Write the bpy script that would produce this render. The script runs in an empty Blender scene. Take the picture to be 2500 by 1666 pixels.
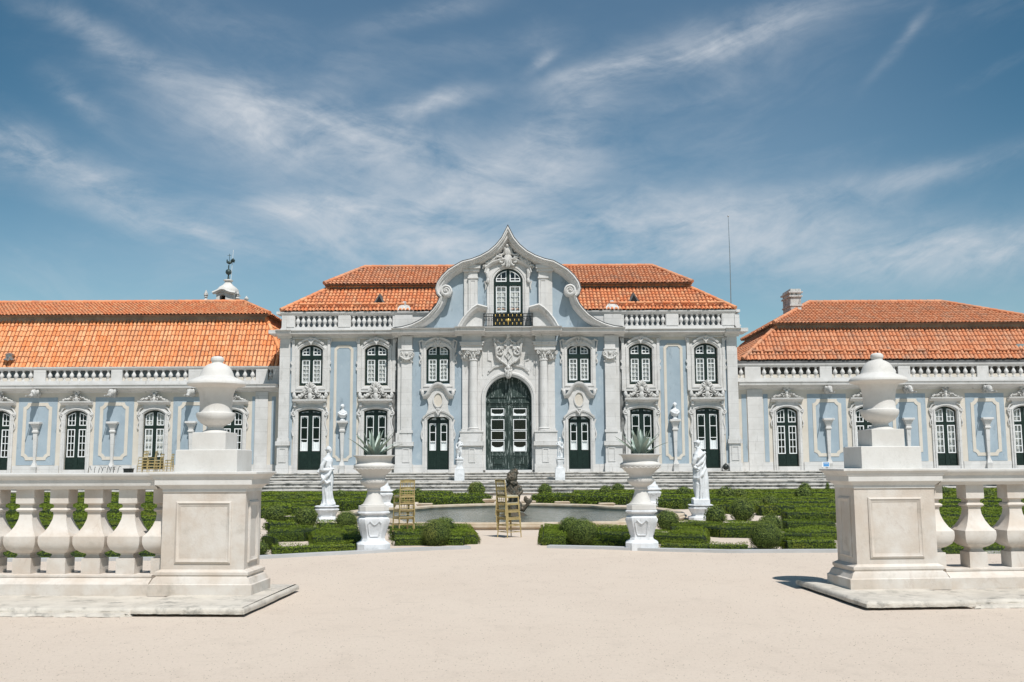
import bpy, bmesh, math, random
import numpy as np
from mathutils import Vector, Matrix
from mathutils.geometry import tessellate_polygon
sc = bpy.context.scene
COL = sc.collection
PI = math.pi
# ------------------------------------------------------------------ camera
F_PX, PITCH, ROLL, EYE = 2430.0, math.radians(7.0), -0.0048, 1.6
CAMR = Matrix.Rotation(PI/2+PITCH, 3, 'X') @ Matrix.Rotation(ROLL, 3, 'Z')
cd = bpy.data.cameras.new('camera'); cam = bpy.data.objects.new('camera', cd); COL.objects.link(cam)
cd.sensor_width = 36; cd.lens = F_PX/2500*36; cd.clip_start = .1; cd.clip_end = 3000
cam.matrix_world = Matrix.Translation((0, 0, EYE)) @ CAMR.to_4x4()
sc.camera = cam
def ray(px, py): return CAMR @ Vector(((px-1250)/F_PX, -(py-833)/F_PX, -1))
def at(px, py, Y):
    d = ray(px, py); t = Y/d.y; return d.x*t, EYE+d.z*t
def gnd(px, py, z=0.0):
    d = ray(px, py); t = (z-EYE)/d.z; return d.x*t, d.y*t
# ------------------------------------------------------------------ world, sun, exposure
SUN = Vector((.25, -.605, 1.0)).normalized()
SUN_EL = math.asin(SUN.z); SUN_AZ = math.atan2(SUN.x, SUN.y)
w = bpy.data.worlds.new('World'); sc.world = w; w.use_nodes = True
nt = w.node_tree; N = nt.nodes; L = nt.links; N.clear()
def nd(t, **k):
    n = N.new(t)
    for a, b in k.items(): setattr(n, a, b)
    return n
def vm(op, a, b=None):
    n = nd('ShaderNodeVectorMath', operation=op)
    L.new(a, n.inputs[0])
    if b is not None:
        if isinstance(b, (tuple, list)): n.inputs[1].default_value = b
        else: L.new(b, n.inputs[1])
    return n.outputs[0]
def mth(op, a, b=None, c=None, clamp=False):
    n = nd('ShaderNodeMath', operation=op, use_clamp=clamp)
    for i, v in enumerate((a, b, c)):
        if v is None: continue
        if isinstance(v, (int, float)): n.inputs[i].default_value = v
        else: L.new(v, n.inputs[i])
    return n.outputs[0]
sky = nd('ShaderNodeTexSky', sky_type='NISHITA', sun_disc=False, sun_elevation=SUN_EL, sun_rotation=SUN_AZ, air_density=1.0, dust_density=.6, ozone_density=1.6)
tc = nd('ShaderNodeTexCoord'); sep = nd('ShaderNodeSeparateXYZ'); L.new(tc.outputs['Generated'], sep.inputs[0])
def noise(vec, scale, detail=6, rough=.55, dist=0.0):
    n = nd('ShaderNodeTexNoise'); L.new(vec, n.inputs['Vector']); n.inputs['Scale'].default_value = scale
    n.inputs['Detail'].default_value = detail; n.inputs['Roughness'].default_value = rough; n.inputs['Distortion'].default_value = dist
    return n
def ramp(v, a, b, c=0., d=1.):
    n = nd('ShaderNodeMapRange', interpolation_type='SMOOTHSTEP'); L.new(v, n.inputs[0])
    for i, q in enumerate((a, b, c, d)): n.inputs[i+1].default_value = q
    return n.outputs[0]
# sky directions: tangent of azimuth (U, to the right of +Y) and of elevation (V)
yy = mth('MAXIMUM', sep.outputs[1], .05)
U = mth('DIVIDE', sep.outputs[0], yy); V = mth('DIVIDE', sep.outputs[2], yy)
# high cirrus sheets: bearing, height, tilt, half length, half width, density
CIRRUS = [(1250, 640, 0, 900, 80, .4), (1000, 430, 6, 560, 150, .26), (1500, 420, -14, 420, 110, .2), (2150, 640, -3, 500, 70, .4), (560, 60, 20, 420, 60, .3), (220, 440, 21, 300, 62, 1.0), (60, 345, 25, 110, 50, .75), (420, 545, 12, 190, 24, .6), (760, 500, 2, 190, 36, 1.05), (850, 330, 9, 270, 80, 1.0), (700, 300, 14, 330, 110, .45), (1150, 470, -12, 260, 80, .5), (1060, 245, -13, 130, 24, .95), (230, 85, 28, 210, 32, .75),
          (185, 240, 38, 130, 30, .6), (1020, 30, -12, 150, 28, .7), (1760, 85, -19, 300, 62, 1.1), (1480, 165, -14, 150, 22, .75), (1390, 300, -46, 200, 66, .85), (1620, 525, -8, 230, 62, 1.15), (1450, 600, 0, 320, 50, .8),
          (2370, 600, -4, 260, 62, 1.1), (2200, 425, -10, 380, 34, .62), (2000, 540, -6, 330, 66, .66), (2190, 95, -48, 110, 14, .5), (1000, 575, 2, 520, 62, .62), (1335, 135, -35, 45, 20, .8), (600, 260, 16, 320, 70, .45), (1250, 430, -25, 280, 95, .62), (1720, 215, -20, 160, 40, .4), (2420, 165, -22, 110, 14, .35), (1250, 100, -5, 180, 40, .35)]
tot = None
wn = noise(tc.outputs['Generated'], 4.2, 4, .55).outputs['Color']
sw = nd('ShaderNodeSeparateXYZ'); L.new(wn, sw.inputs[0])
Uw = mth('ADD', U, mth('MULTIPLY', mth('SUBTRACT', sw.outputs[0], .5), .09)); Vw = mth('ADD', V, mth('MULTIPLY', mth('SUBTRACT', sw.outputs[1], .5), .06))
for px, py, ang, hl, hw, den in CIRRUS:
    d = ray(px, py); u0, v0 = d.x/d.y, d.z/d.y; k = math.radians(-ang); ca, sa = math.cos(k), math.sin(k)
    du = mth('SUBTRACT', Uw, u0); dv = mth('SUBTRACT', Vw, v0)
    A_ = mth('ADD', mth('MULTIPLY', du, ca*F_PX/hl), mth('MULTIPLY', dv, sa*F_PX/hl)); B_ = mth('ADD', mth('MULTIPLY', du, -sa*F_PX/hw), mth('MULTIPLY', dv, ca*F_PX/hw))
    e = mth('MULTIPLY', mth('POWER', 2.718, mth('MULTIPLY', mth('ADD', mth('MULTIPLY', A_, A_), mth('MULTIPLY', B_, B_)), -1.0)), den)
    tot = e if tot is None else mth('ADD', tot, e)
def plane(ang, su, sv):
    k = math.radians(ang); c_ = nd('ShaderNodeCombineXYZ')
    L.new(mth('ADD', mth('MULTIPLY', Uw, math.cos(k)*su), mth('MULTIPLY', Vw, math.sin(k)*su)), c_.inputs[0])
    L.new(mth('ADD', mth('MULTIPLY', Uw, -math.sin(k)*sv), mth('MULTIPLY', Vw, math.cos(k)*sv)), c_.inputs[1])
    return c_.outputs[0]
lr = ramp(U, -.18, .22)                                             # fibres tilt down to the right on the left, up to the right on the right
fl = noise(plane(-20, 3.2, 11), 1.5, 10, .64, .6).outputs['Fac']; fr_ = noise(plane(20, 3.2, 11), 1.5, 10, .64, .6).outputs['Fac']
fib = mth('ADD', mth('MULTIPLY', fl, mth('SUBTRACT', 1.0, lr)), mth('MULTIPLY', fr_, lr))
puff = noise(plane(0, 5.0, 9.5), 1.0, 9, .6, .3).outputs['Fac']
wisp = noise(plane(8, 16, 30), 1.0, 8, .68, 1.0).outputs['Fac']
tex = mth('ADD', mth('ADD', mth('MULTIPLY', ramp(fib, .36, .64), .45), mth('MULTIPLY', ramp(puff, .38, .62), .52)), mth('MULTIPLY', mth('SUBTRACT', wisp, .5), .75))
m = mth('ADD', mth('MULTIPLY', mth('MINIMUM', tot, 1.25), mth('ADD', mth('MULTIPLY', tex, .92), .08)), mth('MULTIPLY', mth('MULTIPLY', ramp(fib, .42, .72), ramp(puff, .4, .7)), .16))
m = mth('MULTIPLY', m, .7, clamp=True)
# deeper blue overhead and away from the middle (side darkening imitates lens vignetting)
el = ramp(V, .06, .46, 1.0, .9); side = ramp(mth('ABSOLUTE', U), .28, .58, 1.0, .5)
side = mth('ADD', mth('MULTIPLY', mth('SUBTRACT', side, 1.0), ramp(V, .12, .42)), 1.0)
dk = mth('MULTIPLY', el, side)
tint = nd('ShaderNodeMix', data_type='RGBA', blend_type='MULTIPLY'); tint.inputs[0].default_value = 1
L.new(sky.outputs[0], tint.inputs[6])
tcol = nd('ShaderNodeMix', data_type='RGBA'); L.new(dk, tcol.inputs[0]); tcol.inputs[6].default_value = (.06, .46, .56, 1); tcol.inputs[7].default_value = (.82, .97, .905, 1); L.new(tcol.outputs[2], tint.inputs[7])
mix = nd('ShaderNodeMix', data_type='RGBA'); L.new(m, mix.inputs[0]); L.new(tint.outputs[2], mix.inputs[6]); mix.inputs[7].default_value = (6.3, 6.65, 7.1, 1)
bg = nd('ShaderNodeBackground'); L.new(mix.outputs[2], bg.inputs[0]); bg.inputs[1].default_value = .096
L.new(bg.outputs[0], nd('ShaderNodeOutputWorld').inputs[0])
sl = bpy.data.lights.new('sun', 'SUN'); sl.energy = 4.5; sl.angle = math.radians(.5); sl.color = (1, .972, .93)
so = bpy.data.objects.new('sun', sl); COL.objects.link(so); so.rotation_euler = (-SUN).to_track_quat('-Z', 'Y').to_euler(); so.location = (10, -20, 40)
sc.view_settings.view_transform = 'Standard'; sc.view_settings.look = 'None'; sc.view_settings.exposure = .1; sc.view_settings.gamma = 1.0
# ------------------------------------------------------------------ materials
def new_mat(name):
    m = bpy.data.materials.new(name); m.use_nodes = True
    return m
class MT:
    def __init__(s, name, rough=.7, spec=.3):
        s.m = new_mat(name); s.t = s.m.node_tree; s.b = s.t.nodes['Principled BSDF']
        s.b.inputs['Roughness'].default_value = rough; s.b.inputs['Specular IOR Level'].default_value = spec
        s.geo = s.t.nodes.new('ShaderNodeNewGeometry'); s.pos = s.geo.outputs['Position']
    def n(s, t, **k):
        n = s.t.nodes.new(t)
        for a, b in k.items(): setattr(n, a, b)
        return n
    def l(s, a, b): s.t.links.new(a, b)
    def noise(s, scale, stretch=(1, 1, 1), detail=5, rough=.6, dist=0, vec=None):
        mp = s.n('ShaderNodeVectorMath', operation='MULTIPLY'); s.l(vec or s.pos, mp.inputs[0]); mp.inputs[1].default_value = stretch
        n = s.n('ShaderNodeTexNoise'); s.l(mp.outputs[0], n.inputs['Vector']); n.inputs['Scale'].default_value = scale
        n.inputs['Detail'].default_value = detail; n.inputs['Roughness'].default_value = rough; n.inputs['Distortion'].default_value = dist
        return n.outputs['Fac']
    def rng(s, v, a, b, c=0., d=1.):
        n = s.n('ShaderNodeMapRange', interpolation_type='SMOOTHSTEP'); s.l(v, n.inputs[0])
        for i, x in enumerate((a, b, c, d)): n.inputs[i+1].default_value = x
        return n.outputs[0]
    def mix(s, f, a, b):
        n = s.n('ShaderNodeMix', data_type='RGBA')
        if isinstance(f, (int, float)): n.inputs[0].default_value = f
        else: s.l(f, n.inputs[0])
        for i, v in ((6, a), (7, b)):
            if isinstance(v, tuple): n.inputs[i].default_value = (*v, 1)
            else: s.l(v, n.inputs[i])
        return n.outputs[2]
    def mul(s, a, b):
        n = s.n('ShaderNodeMath', operation='MULTIPLY')
        for i, v in enumerate((a, b)):
            if isinstance(v, (int, float)): n.inputs[i].default_value = v
            else: s.l(v, n.inputs[i])
        return n.outputs[0]
    def col(s, c):
        if isinstance(c, tuple): s.b.inputs['Base Color'].default_value = (*c, 1)
        else: s.l(c, s.b.inputs['Base Color'])
        return s
    def bump(s, h, strength, dist):
        n = s.n('ShaderNodeBump'); n.inputs['Strength'].default_value = strength; n.inputs['Distance'].default_value = dist
        s.l(h, n.inputs['Height']); s.l(n.outputs[0], s.b.inputs['Normal']); return s
def stone(name, a, b, dirt=(.2, .19, .17), amt=.5, scale=1.0, thr=(.58, .78), bump=.25, streak=True, rough=.75, fine=25, vein=None, joints=None):
    m = MT(name, rough, .25)
    c = m.mix(m.rng(m.noise(1.3*scale), .35, .68), a, b)
    c = m.mix(m.mul(m.rng(m.noise(9*scale, detail=6), .5, .75), .25), c, tuple(x*.82 for x in b))
    st = m.rng(m.noise(1.7*scale, (2.4, 2.4, .5) if streak else (1, 1, 1), 8, .7), *thr)
    c = m.mix(m.mul(st, amt), c, dirt)
    if joints:
        sp = m.n('ShaderNodeSeparateXYZ'); m.l(m.pos, sp.inputs[0]); fr = m.n('ShaderNodeMath', operation='PINGPONG'); m.l(sp.outputs[2], fr.inputs[0]); fr.inputs[1].default_value = joints/2
        c = m.mix(m.mul(m.rng(fr.outputs[0], .0, .022, 1., 0.), .3), c, (.22, .21, .195))
    if vein:
        v = m.n('ShaderNodeMath', operation='ABSOLUTE'); s_ = m.n('ShaderNodeMath', operation='SUBTRACT'); m.l(m.noise(1.9, (1, 1, .55), 7, .62, .9), s_.inputs[0]); s_.inputs[1].default_value = .5; m.l(s_.outputs[0], v.inputs[0])
        c = m.mix(m.mul(m.rng(v.outputs[0], .0, .014, 1., 0.), m.mul(m.rng(m.noise(3.1), .45, .65), .26)), c, vein)
    m.col(c); m.bump(m.noise(fine*scale, detail=8, rough=.7), bump, .02)
    return m.m
M = {}
M['stone'] = stone('white_stone', (.625, .61, .595), (.545, .53, .51), amt=.55, thr=(.55, .74), joints=.69)
M['stone_gable'] = M['stone']
M['carved'] = stone('carved_stone', (.60, .585, .565), (.50, .485, .46), dirt=(.17, .165, .155), amt=.85, scale=2.4, thr=(.47, .66))
M['cream'] = stone('cream_stone', (.62, .57, .50), (.57, .515, .44), amt=.4, thr=(.6, .8))
M['marble'] = stone('pier_marble', (.625, .58, .53), (.53, .455, .385), dirt=(.29, .265, .22), amt=.58, scale=1.6, streak=False, thr=(.54, .76), bump=.18, vein=(.36, .27, .22))
M['urnstone'] = stone('urn_marble', (.64, .62, .59), (.57, .545, .51), dirt=(.33, .32, .29), amt=.42, scale=1.8, thr=(.56, .78), bump=.14, vein=(.42, .40, .36))
M['statue'] = stone('statue_marble', (.70, .71, .725), (.58, .59, .595), dirt=(.33, .33, .32), amt=.5, scale=4, thr=(.52, .74), bump=.2)
M['slab'] = stone('slab_stone', (.60, .55, .48), (.50, .455, .395), dirt=(.15, .145, .13), amt=.75, scale=2.5, streak=False, thr=(.5, .72), bump=.6, fine=14)
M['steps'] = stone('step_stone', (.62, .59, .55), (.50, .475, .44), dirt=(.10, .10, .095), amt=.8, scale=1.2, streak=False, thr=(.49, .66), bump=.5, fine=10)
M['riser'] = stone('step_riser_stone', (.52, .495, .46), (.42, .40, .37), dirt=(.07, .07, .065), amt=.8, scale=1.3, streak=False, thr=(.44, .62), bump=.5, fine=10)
M['black_stain'] = stone('stained_wall', (.33, .325, .31), (.2, .2, .195), dirt=(.07, .07, .068), amt=.9, scale=1.6, thr=(.42, .62), bump=.4)
M['rim'] = stone('pond_stone', (.56, .48, .38), (.46, .36, .25), dirt=(.24, .14, .07), amt=.6, scale=2, streak=False, bump=.3)
M['pebble'] = stone('pebble_stone', (.46, .38, .31), (.34, .29, .24), amt=.3, scale=20, streak=False)
M['lead'] = stone('lead_flashing', (.14, .14, .14), (.09, .09, .09), amt=.3)
M['wood_soffit'] = stone('eave_mortar', (.30, .24, .19), (.2, .16, .13), amt=.6)
def blue():
    m = MT('blue_plaster', .85, .15)
    c = m.mix(m.rng(m.noise(.9, detail=6), .35, .7), (.345, .412, .462), (.30, .365, .415))
    c = m.mix(m.mul(m.rng(m.noise(2.2, (1.3, 1.3, .8), 8, .7), .54, .70), .6), c, (.43, .48, .51))
    c = m.mix(m.mul(m.rng(m.noise(1.1, (2, 2, .6), 8, .72), .565, .72), .62), c, (.13, .15, .165))
    m.col(c); m.bump(m.noise(18, detail=6), .2, .02); return m.m
M['blue'] = blue()
def tile(name, a, b, c3):
    m = MT(name, .8, .2)
    at_ = m.n('ShaderNodeAttribute', attribute_name='tint').outputs['Fac']
    c = m.mix(at_, a, b)
    c = m.mix(m.mul(m.rng(m.noise(1.3, detail=9, rough=.75), .46, .7), .85), c, c3)
    c = m.mix(m.mul(m.rng(m.noise(7, detail=6, rough=.75), .58, .7), .5), c, tuple(x*.6 for x in c3))
    m.col(c); m.bump(m.noise(30), .2, .01); return m.m
M['tile'] = tile('terracotta_tiles', (.63, .21, .09), (.68, .33, .17), (.40, .21, .135))
M['tile_old'] = tile('weathered_terracotta_tiles', (.56, .21, .10), (.62, .30, .17), (.34, .22, .16))
M['tile_pale'] = tile('pale_terracotta_tiles', (.74, .26, .10), (.76, .39, .20), (.55, .25, .13))  # brighter orange tiles for the left wing's lower roof
M['channel'] = stone('tile_channel', (.25, .08, .035), (.18, .07, .04), amt=.5)
def simple(name, c, rough=.5, metal=0, spec=.4, nz=None):
    m = MT(name, rough, spec)
    m.b.inputs['Metallic'].default_value = metal
    if nz: m.col(m.mix(m.rng(m.noise(nz[0], detail=6), .4, .7), c, nz[1]))
    else: m.col(c)
    return m.m
M['green'] = simple('dark_green_paint', (.006, .017, .0125), .4, nz=(6, (.010, .024, .018)))
def worn():
    m = MT('worn_green_paint', .6, .3)
    c = m.mix(m.rng(m.noise(3, (1, 1, .4)), .35, .7), (.022, .038, .032), (.040, .060, .053))
    c = m.mix(m.mul(m.rng(m.noise(7, (1.6, 1, .22), 8, .75), .53, .62), .85), c, (.34, .38, .36))
    m.col(c); return m.m
M['worn'] = worn()
M['white'] = simple('white_paint', (.78, .79, .79), .45)
M['curtain'] = simple('curtain_cloth', (.62, .61, .58), .9, spec=.1)
M['cafe'] = simple('white_cafe_curtain', (.85, .85, .85), .9, spec=.1)
M['dark'] = simple('dark_room', (.012, .012, .013), .9)
M['iron'] = simple('black_iron', (.012, .014, .013), .45, nz=(9, (.03, .035, .03)))
M['gilt'] = simple('gilding', (.75, .52, .16), .35, .6)
M['gold'] = simple('gold_paint', (.52, .40, .19), .36, .2, nz=(14, (.42, .31, .13)))
M['bronze'] = simple('bronze', (.115, .09, .062), .55, .25, nz=(9, (.055, .06, .05)))
M['copper'] = simple('verdigris', (.035, .06, .06), .5, .3, nz=(5, (.09, .12, .11)))
M['grey_metal'] = simple('grey_metal', (.45, .45, .44), .35, .8)
M['sign_blue'] = simple('sign_blue', (.09, .30, .62), .5)
M['seat_cloth'] = simple('seat_cloth', (.50, .46, .35), .85, spec=.1)
M['cushion'] = simple('black_cushion', (.012, .012, .013), .8)
M['agave'] = simple('agave_leaf', (.33, .40, .34), .5, nz=(7, (.24, .31, .25)))
M['earth'] = simple('soil', (.10, .075, .05), .95)
def glass():
    m = new_mat('window_glass'); t = m.node_tree; t.nodes.clear()
    o = t.nodes.new('ShaderNodeOutputMaterial'); mx = t.nodes.new('ShaderNodeMixShader'); tr = t.nodes.new('ShaderNodeBsdfTransparent')
    gl = t.nodes.new('ShaderNodeBsdfGlossy'); gl.inputs['Roughness'].default_value = .02; fr = t.nodes.new('ShaderNodeMapRange'); lw = t.nodes.new('ShaderNodeLayerWeight'); pw = t.nodes.new('ShaderNodeMath'); pw.operation = 'POWER'; pw.inputs[1].default_value = 5; t.links.new(lw.outputs['Facing'], pw.inputs[0]); t.links.new(pw.outputs[0], fr.inputs[0]); fr.inputs[3].default_value = .05; fr.inputs[4].default_value = 1.0
    tr.inputs[0].default_value = (.97, .985, .985, 1)
    t.links.new(fr.outputs[0], mx.inputs[0]); t.links.new(tr.outputs[0], mx.inputs[1]); t.links.new(gl.outputs[0], mx.inputs[2]); t.links.new(mx.outputs[0], o.inputs[0])
    return m
M['glass'] = glass()
def leafmat(name, a, b, c3):
    m = MT(name, .6, .2)
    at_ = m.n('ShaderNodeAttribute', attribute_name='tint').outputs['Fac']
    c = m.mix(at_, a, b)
    c = m.mix(m.mul(m.rng(m.noise(1.1, detail=5, rough=.65), .52, .72), .7), c, c3)
    m.col(c)
    tr = m.n('ShaderNodeBsdfTranslucent'); m.l(c, tr.inputs[0]); mx = m.n('ShaderNodeMixShader'); mx.inputs[0].default_value = .18
    out = m.t.nodes['Material Output']; m.l(m.b.outputs[0], mx.inputs[1]); m.l(tr.outputs[0], mx.inputs[2]); m.l(mx.outputs[0], out.inputs[0])
    return m.m
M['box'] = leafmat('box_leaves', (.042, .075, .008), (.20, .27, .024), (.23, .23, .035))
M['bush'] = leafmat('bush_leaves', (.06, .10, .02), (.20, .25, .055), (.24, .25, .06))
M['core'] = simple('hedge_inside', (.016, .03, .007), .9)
def gravel(name, a, b, c3, bumpd):
    m = MT(name, .95, .1)
    c = m.mix(m.rng(m.noise(.5, detail=6), .35, .7), a, b)
    c = m.mix(m.rng(m.noise(160, detail=3), .42, .62), c, c3)
    c = m.mix(m.mul(m.rng(m.noise(38, (1, .45, 1), 4, .7), .5, .72), .34), c, tuple(x*.68 for x in b))
    c = m.mix(m.mul(m.rng(m.noise(5.5, (.35, 1.2, 1), 6, .7, .6), .56, .74), .3), c, tuple(x*.76 for x in b))
    c = m.mix(m.mul(m.rng(m.noise(2.6, (1, .6, 1), 8, .7), .5, .78), .42), c, tuple(x*.8 for x in b))
    m.col(c); m.bump(m.noise(130, detail=6, rough=.75), .55, .012); return m.m
M['gravel'] = gravel('raked_gravel', (.60, .505, .42), (.56, .465, .385), (.64, .545, .455), 0)
def water():
    m = MT('pond_water', .1, .5)
    c = m.mix(m.rng(m.noise(.5, detail=4), .4, .65), (.10, .12, .105), (.17, .185, .16))
    m.col(c); m.bump(m.noise(5.5, (1, .55, 1), 6, .62, .6), .5, .06); return m.m
M['water'] = water()
# ------------------------------------------------------------------ mesh tools
OX = 0.0; OY = 0.0
class MB:
    def __init__(s): s.v = []; s.f = []; s.t = []
    def add(s, vs, fs, tint=None):
        o = len(s.v); s.v += [tuple(p) for p in vs]; s.f += [tuple(i+o for i in f) for f in fs]
        s.t += [random.random() if tint is None else tint]*len(fs)
        return s
    def box(s, x0, x1, y0, y1, z0, z1):
        if x0 > x1: x0, x1 = x1, x0
        return s.add([(x0,y0,z0),(x1,y0,z0),(x1,y1,z0),(x0,y1,z0),(x0,y0,z1),(x1,y0,z1),(x1,y1,z1),(x0,y1,z1)],
              [(0,3,2,1),(4,5,6,7),(0,1,5,4),(1,2,6,5),(2,3,7,6),(3,0,4,7)])
    def prism(s, poly, y0, y1):
        n = len(poly)
        a = sum(poly[i][0]*poly[(i+1)%n][1]-poly[(i+1)%n][0]*poly[i][1] for i in range(n))
        if a < 0: poly = poly[::-1]
        vs = [(x, y0, z) for x, z in poly]+[(x, y1, z) for x, z in poly]
        return s.add(vs, [tuple(range(n)), tuple(range(2*n-1, n-1, -1))]+[(i, i+n, (i+1)%n+n, (i+1)%n) for i in range(n)])
    def prism_z(s, poly, z0, z1):
        n = len(poly)
        a = sum(poly[i][0]*poly[(i+1)%n][1]-poly[(i+1)%n][0]*poly[i][1] for i in range(n))
        if a < 0: poly = poly[::-1]
        vs = [(x, y, z0) for x, y in poly]+[(x, y, z1) for x, y in poly]
        return s.add(vs, [tuple(range(n-1, -1, -1)), tuple(range(n, 2*n))]+[(i, (i+1)%n, (i+1)%n+n, i+n) for i in range(n)])
    def lathe(s, prof, n=20, c=(0, 0, 0), sect=None, sx=1, sy=1, flute=None, rot=0):
        # sect: unit outline (list of xy) instead of a circle
        if sect is None: sect = [(math.cos(2*PI*i/n+rot), math.sin(2*PI*i/n+rot)) for i in range(n)]
        n = len(sect); vs = []
        for k, (r, z) in enumerate(prof):
            for i, (a, b) in enumerate(sect):
                q = r
                if flute: q = r*(1+flute(k, i))
                vs.append((c[0]+a*q*sx, c[1]+b*q*sy, c[2]+z))
        fs = []
        for k in range(len(prof)-1):
            for i in range(n):
                j = (i+1) % n; fs.append((k*n+i, k*n+j, (k+1)*n+j, (k+1)*n+i))
        fs.append(tuple(range(n-1, -1, -1))); fs.append(tuple(range((len(prof)-1)*n, len(prof)*n)))
        return s.add(vs, fs)
    def tube(s, pts, rad, n=6, cap=True):
        P = [Vector(p) for p in pts]; R = rad if isinstance(rad, (list, tuple)) else [rad]*len(P)
        vs = []; up = None
        for i, p in enumerate(P):
            t = (P[min(i+1, len(P)-1)]-P[max(i-1, 0)])
            if t.length < 1e-9: t = Vector((0, 0, 1))
            t.normalize()
            if up is None: up = Vector((0, 0, 1)) if abs(t.z) < .9 else Vector((1, 0, 0))
            a = t.cross(up)
            if a.length < 1e-6: a = t.orthogonal()
            a.normalize(); b = a.cross(t).normalized(); up = b
            for k in range(n):
                q = 2*PI*k/n; vs.append(p+(a*math.cos(q)+b*math.sin(q))*R[i])
        fs = [(i*n+k, i*n+(k+1)%n, (i+1)*n+(k+1)%n, (i+1)*n+k) for i in range(len(P)-1) for k in range(n)]
        if cap: fs += [tuple(range(n-1, -1, -1)), tuple(range((len(P)-1)*n, len(P)*n))]
        return s.add(vs, fs)
    def ell(s, c, r, n=10, m=6, rotz=0, roty=0):
        if not isinstance(r, (tuple, list)): r = (r, r, r)
        Rm = Matrix.Rotation(rotz, 3, 'Z') @ Matrix.Rotation(roty, 3, 'Y')
        vs = []
        for j in range(1, m):
            for i in range(n):
                a = 2*PI*i/n; b = PI*j/m
                vs.append(Vector(c)+Rm@Vector((r[0]*math.sin(b)*math.cos(a), r[1]*math.sin(b)*math.sin(a), r[2]*math.cos(b))))
        vs += [Vector(c)+Rm@Vector((0, 0, r[2])), Vector(c)-Rm@Vector((0, 0, r[2]))]
        t, bo = len(vs)-2, len(vs)-1
        fs = [(j*n+i, (j+1)*n+i, (j+1)*n+(i+1)%n, j*n+(i+1)%n) for j in range(m-2) for i in range(n)]
        fs += [(t, i, (i+1)%n) for i in range(n)]+[(bo, (m-2)*n+(i+1)%n, (m-2)*n+i) for i in range(n)]
        return s.add(vs, fs)
    def mould(s, path, prof, y=0.0, closed=False):
        # path (x,z); prof (o,d): o along the right-hand normal, d towards the viewer (-y)
        n = len(path); k = len(prof); vs = []
        for i, (x, z) in enumerate(path):
            a = path[(i-1) % n] if (closed or i > 0) else None; b = path[(i+1) % n] if (closed or i < n-1) else None
            ns = []
            for p, q in ((a, (x, z)), ((x, z), b)):
                if p is None or q is None: continue
                tx, tz = q[0]-p[0], q[1]-p[1]; l = math.hypot(tx, tz) or 1e-9; ns.append((tz/l, -tx/l))
            if len(ns) == 2:
                mx, mz = ns[0][0]+ns[1][0], ns[0][1]+ns[1][1]; l = math.hypot(mx, mz) or 1e-9; mx /= l; mz /= l
                c = max(.35, mx*ns[0][0]+mz*ns[0][1]); mx /= c; mz /= c
            else: mx, mz = ns[0]
            for o, d in prof: vs.append((x+mx*o, y-d, z+mz*o))
        fs = []
        for i in range(n if closed else n-1):
            j = (i+1) % n
            for q in range(k):
                r = (q+1) % k; fs.append((i*k+q, j*k+q, j*k+r, i*k+r))
        if not closed: fs += [tuple(range(k)), tuple(range(n*k-1, (n-1)*k-1, -1))]
        return s.add(vs, fs)
    def mirror(s, vs=None):
        m = MB(); m.v = [(-x, y, z) for x, y, z in s.v]; m.f = [f[::-1] for f in s.f]; m.t = list(s.t); return m
    def moved(s, dx=0, dy=0, dz=0):
        m = MB(); m.v = [(x+dx, y+dy, z+dz) for x, y, z in s.v]; m.f = s.f; m.t = s.t; return m
    def mesh(s, name, smooth=35, ox=None):
        me = bpy.data.meshes.new(name); o = OX if ox is None else ox
        me.from_pydata([(x-o, y-OY, z) for x, y, z in s.v], [], s.f)
        if s.t:
            a = me.attributes.new('tint', 'FLOAT', 'FACE'); a.data.foreach_set('value', s.t[:len(me.polygons)])
        fix(me)
        if smooth:
            me.polygons.foreach_set('use_smooth', [True]*len(me.polygons)); me.set_sharp_from_angle(angle=math.radians(smooth))
        me.update(); return me
    def build(s, name, mat, parent=None, smooth=35):
        me = s.mesh(name, smooth); return link(name, me, mat, parent)
def fix(me):
    bm = bmesh.new(); bm.from_mesh(me); bmesh.ops.recalc_face_normals(bm, faces=bm.faces); bm.to_mesh(me); bm.free()
def link(name, me, mat, parent=None, loc=(0, 0, 0)):
    o = bpy.data.objects.new(name, me); COL.objects.link(o); o.location = loc
    if mat is not None:
        if len(me.materials) == 0: me.materials.append(M[mat] if isinstance(mat, str) else mat)
    if mat == 'glass':
        me.update()
        if sum(p.normal.y for p in me.polygons) > 0: me.flip_normals()
    if parent is not None: o.parent = parent
    return o
def tag(o, label=None, cat=None, group=None, kind=None):
    if label: o['label'] = label
    if cat: o['category'] = cat
    if group: o['group'] = group
    if kind: o['kind'] = kind
    return o
def empty(name, loc=(0, 0, 0), rz=0, s=1.0):
    o = bpy.data.objects.new(name, None); COL.objects.link(o); o.location = loc; o.rotation_euler = (0, 0, rz); o.scale = (s, s, s); o.empty_display_size = .2
    return o
def copy_tree(o, parent=None):
    kids = list(o.children); c = o.copy(); COL.objects.link(c)
    if parent is not None: c.parent = parent
    for ch in kids: copy_tree(ch, c)
    return c
def np_mesh(name, V, Q, tint=None):
    me = bpy.data.meshes.new(name); V = np.ascontiguousarray(V, dtype=np.float32); Q = np.ascontiguousarray(Q, dtype=np.int32); k = Q.shape[1]
    me.vertices.add(len(V)); me.vertices.foreach_set('co', V.ravel())
    me.loops.add(Q.size); me.loops.foreach_set('vertex_index', Q.ravel())
    me.polygons.add(len(Q)); me.polygons.foreach_set('loop_start', np.arange(0, Q.size, k, dtype=np.int32))
    me.update(calc_edges=True)
    if tint is not None:
        a = me.attributes.new('tint', 'FLOAT', 'FACE'); a.data.foreach_set('value', np.asarray(tint, dtype=np.float32))
    return me
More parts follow.
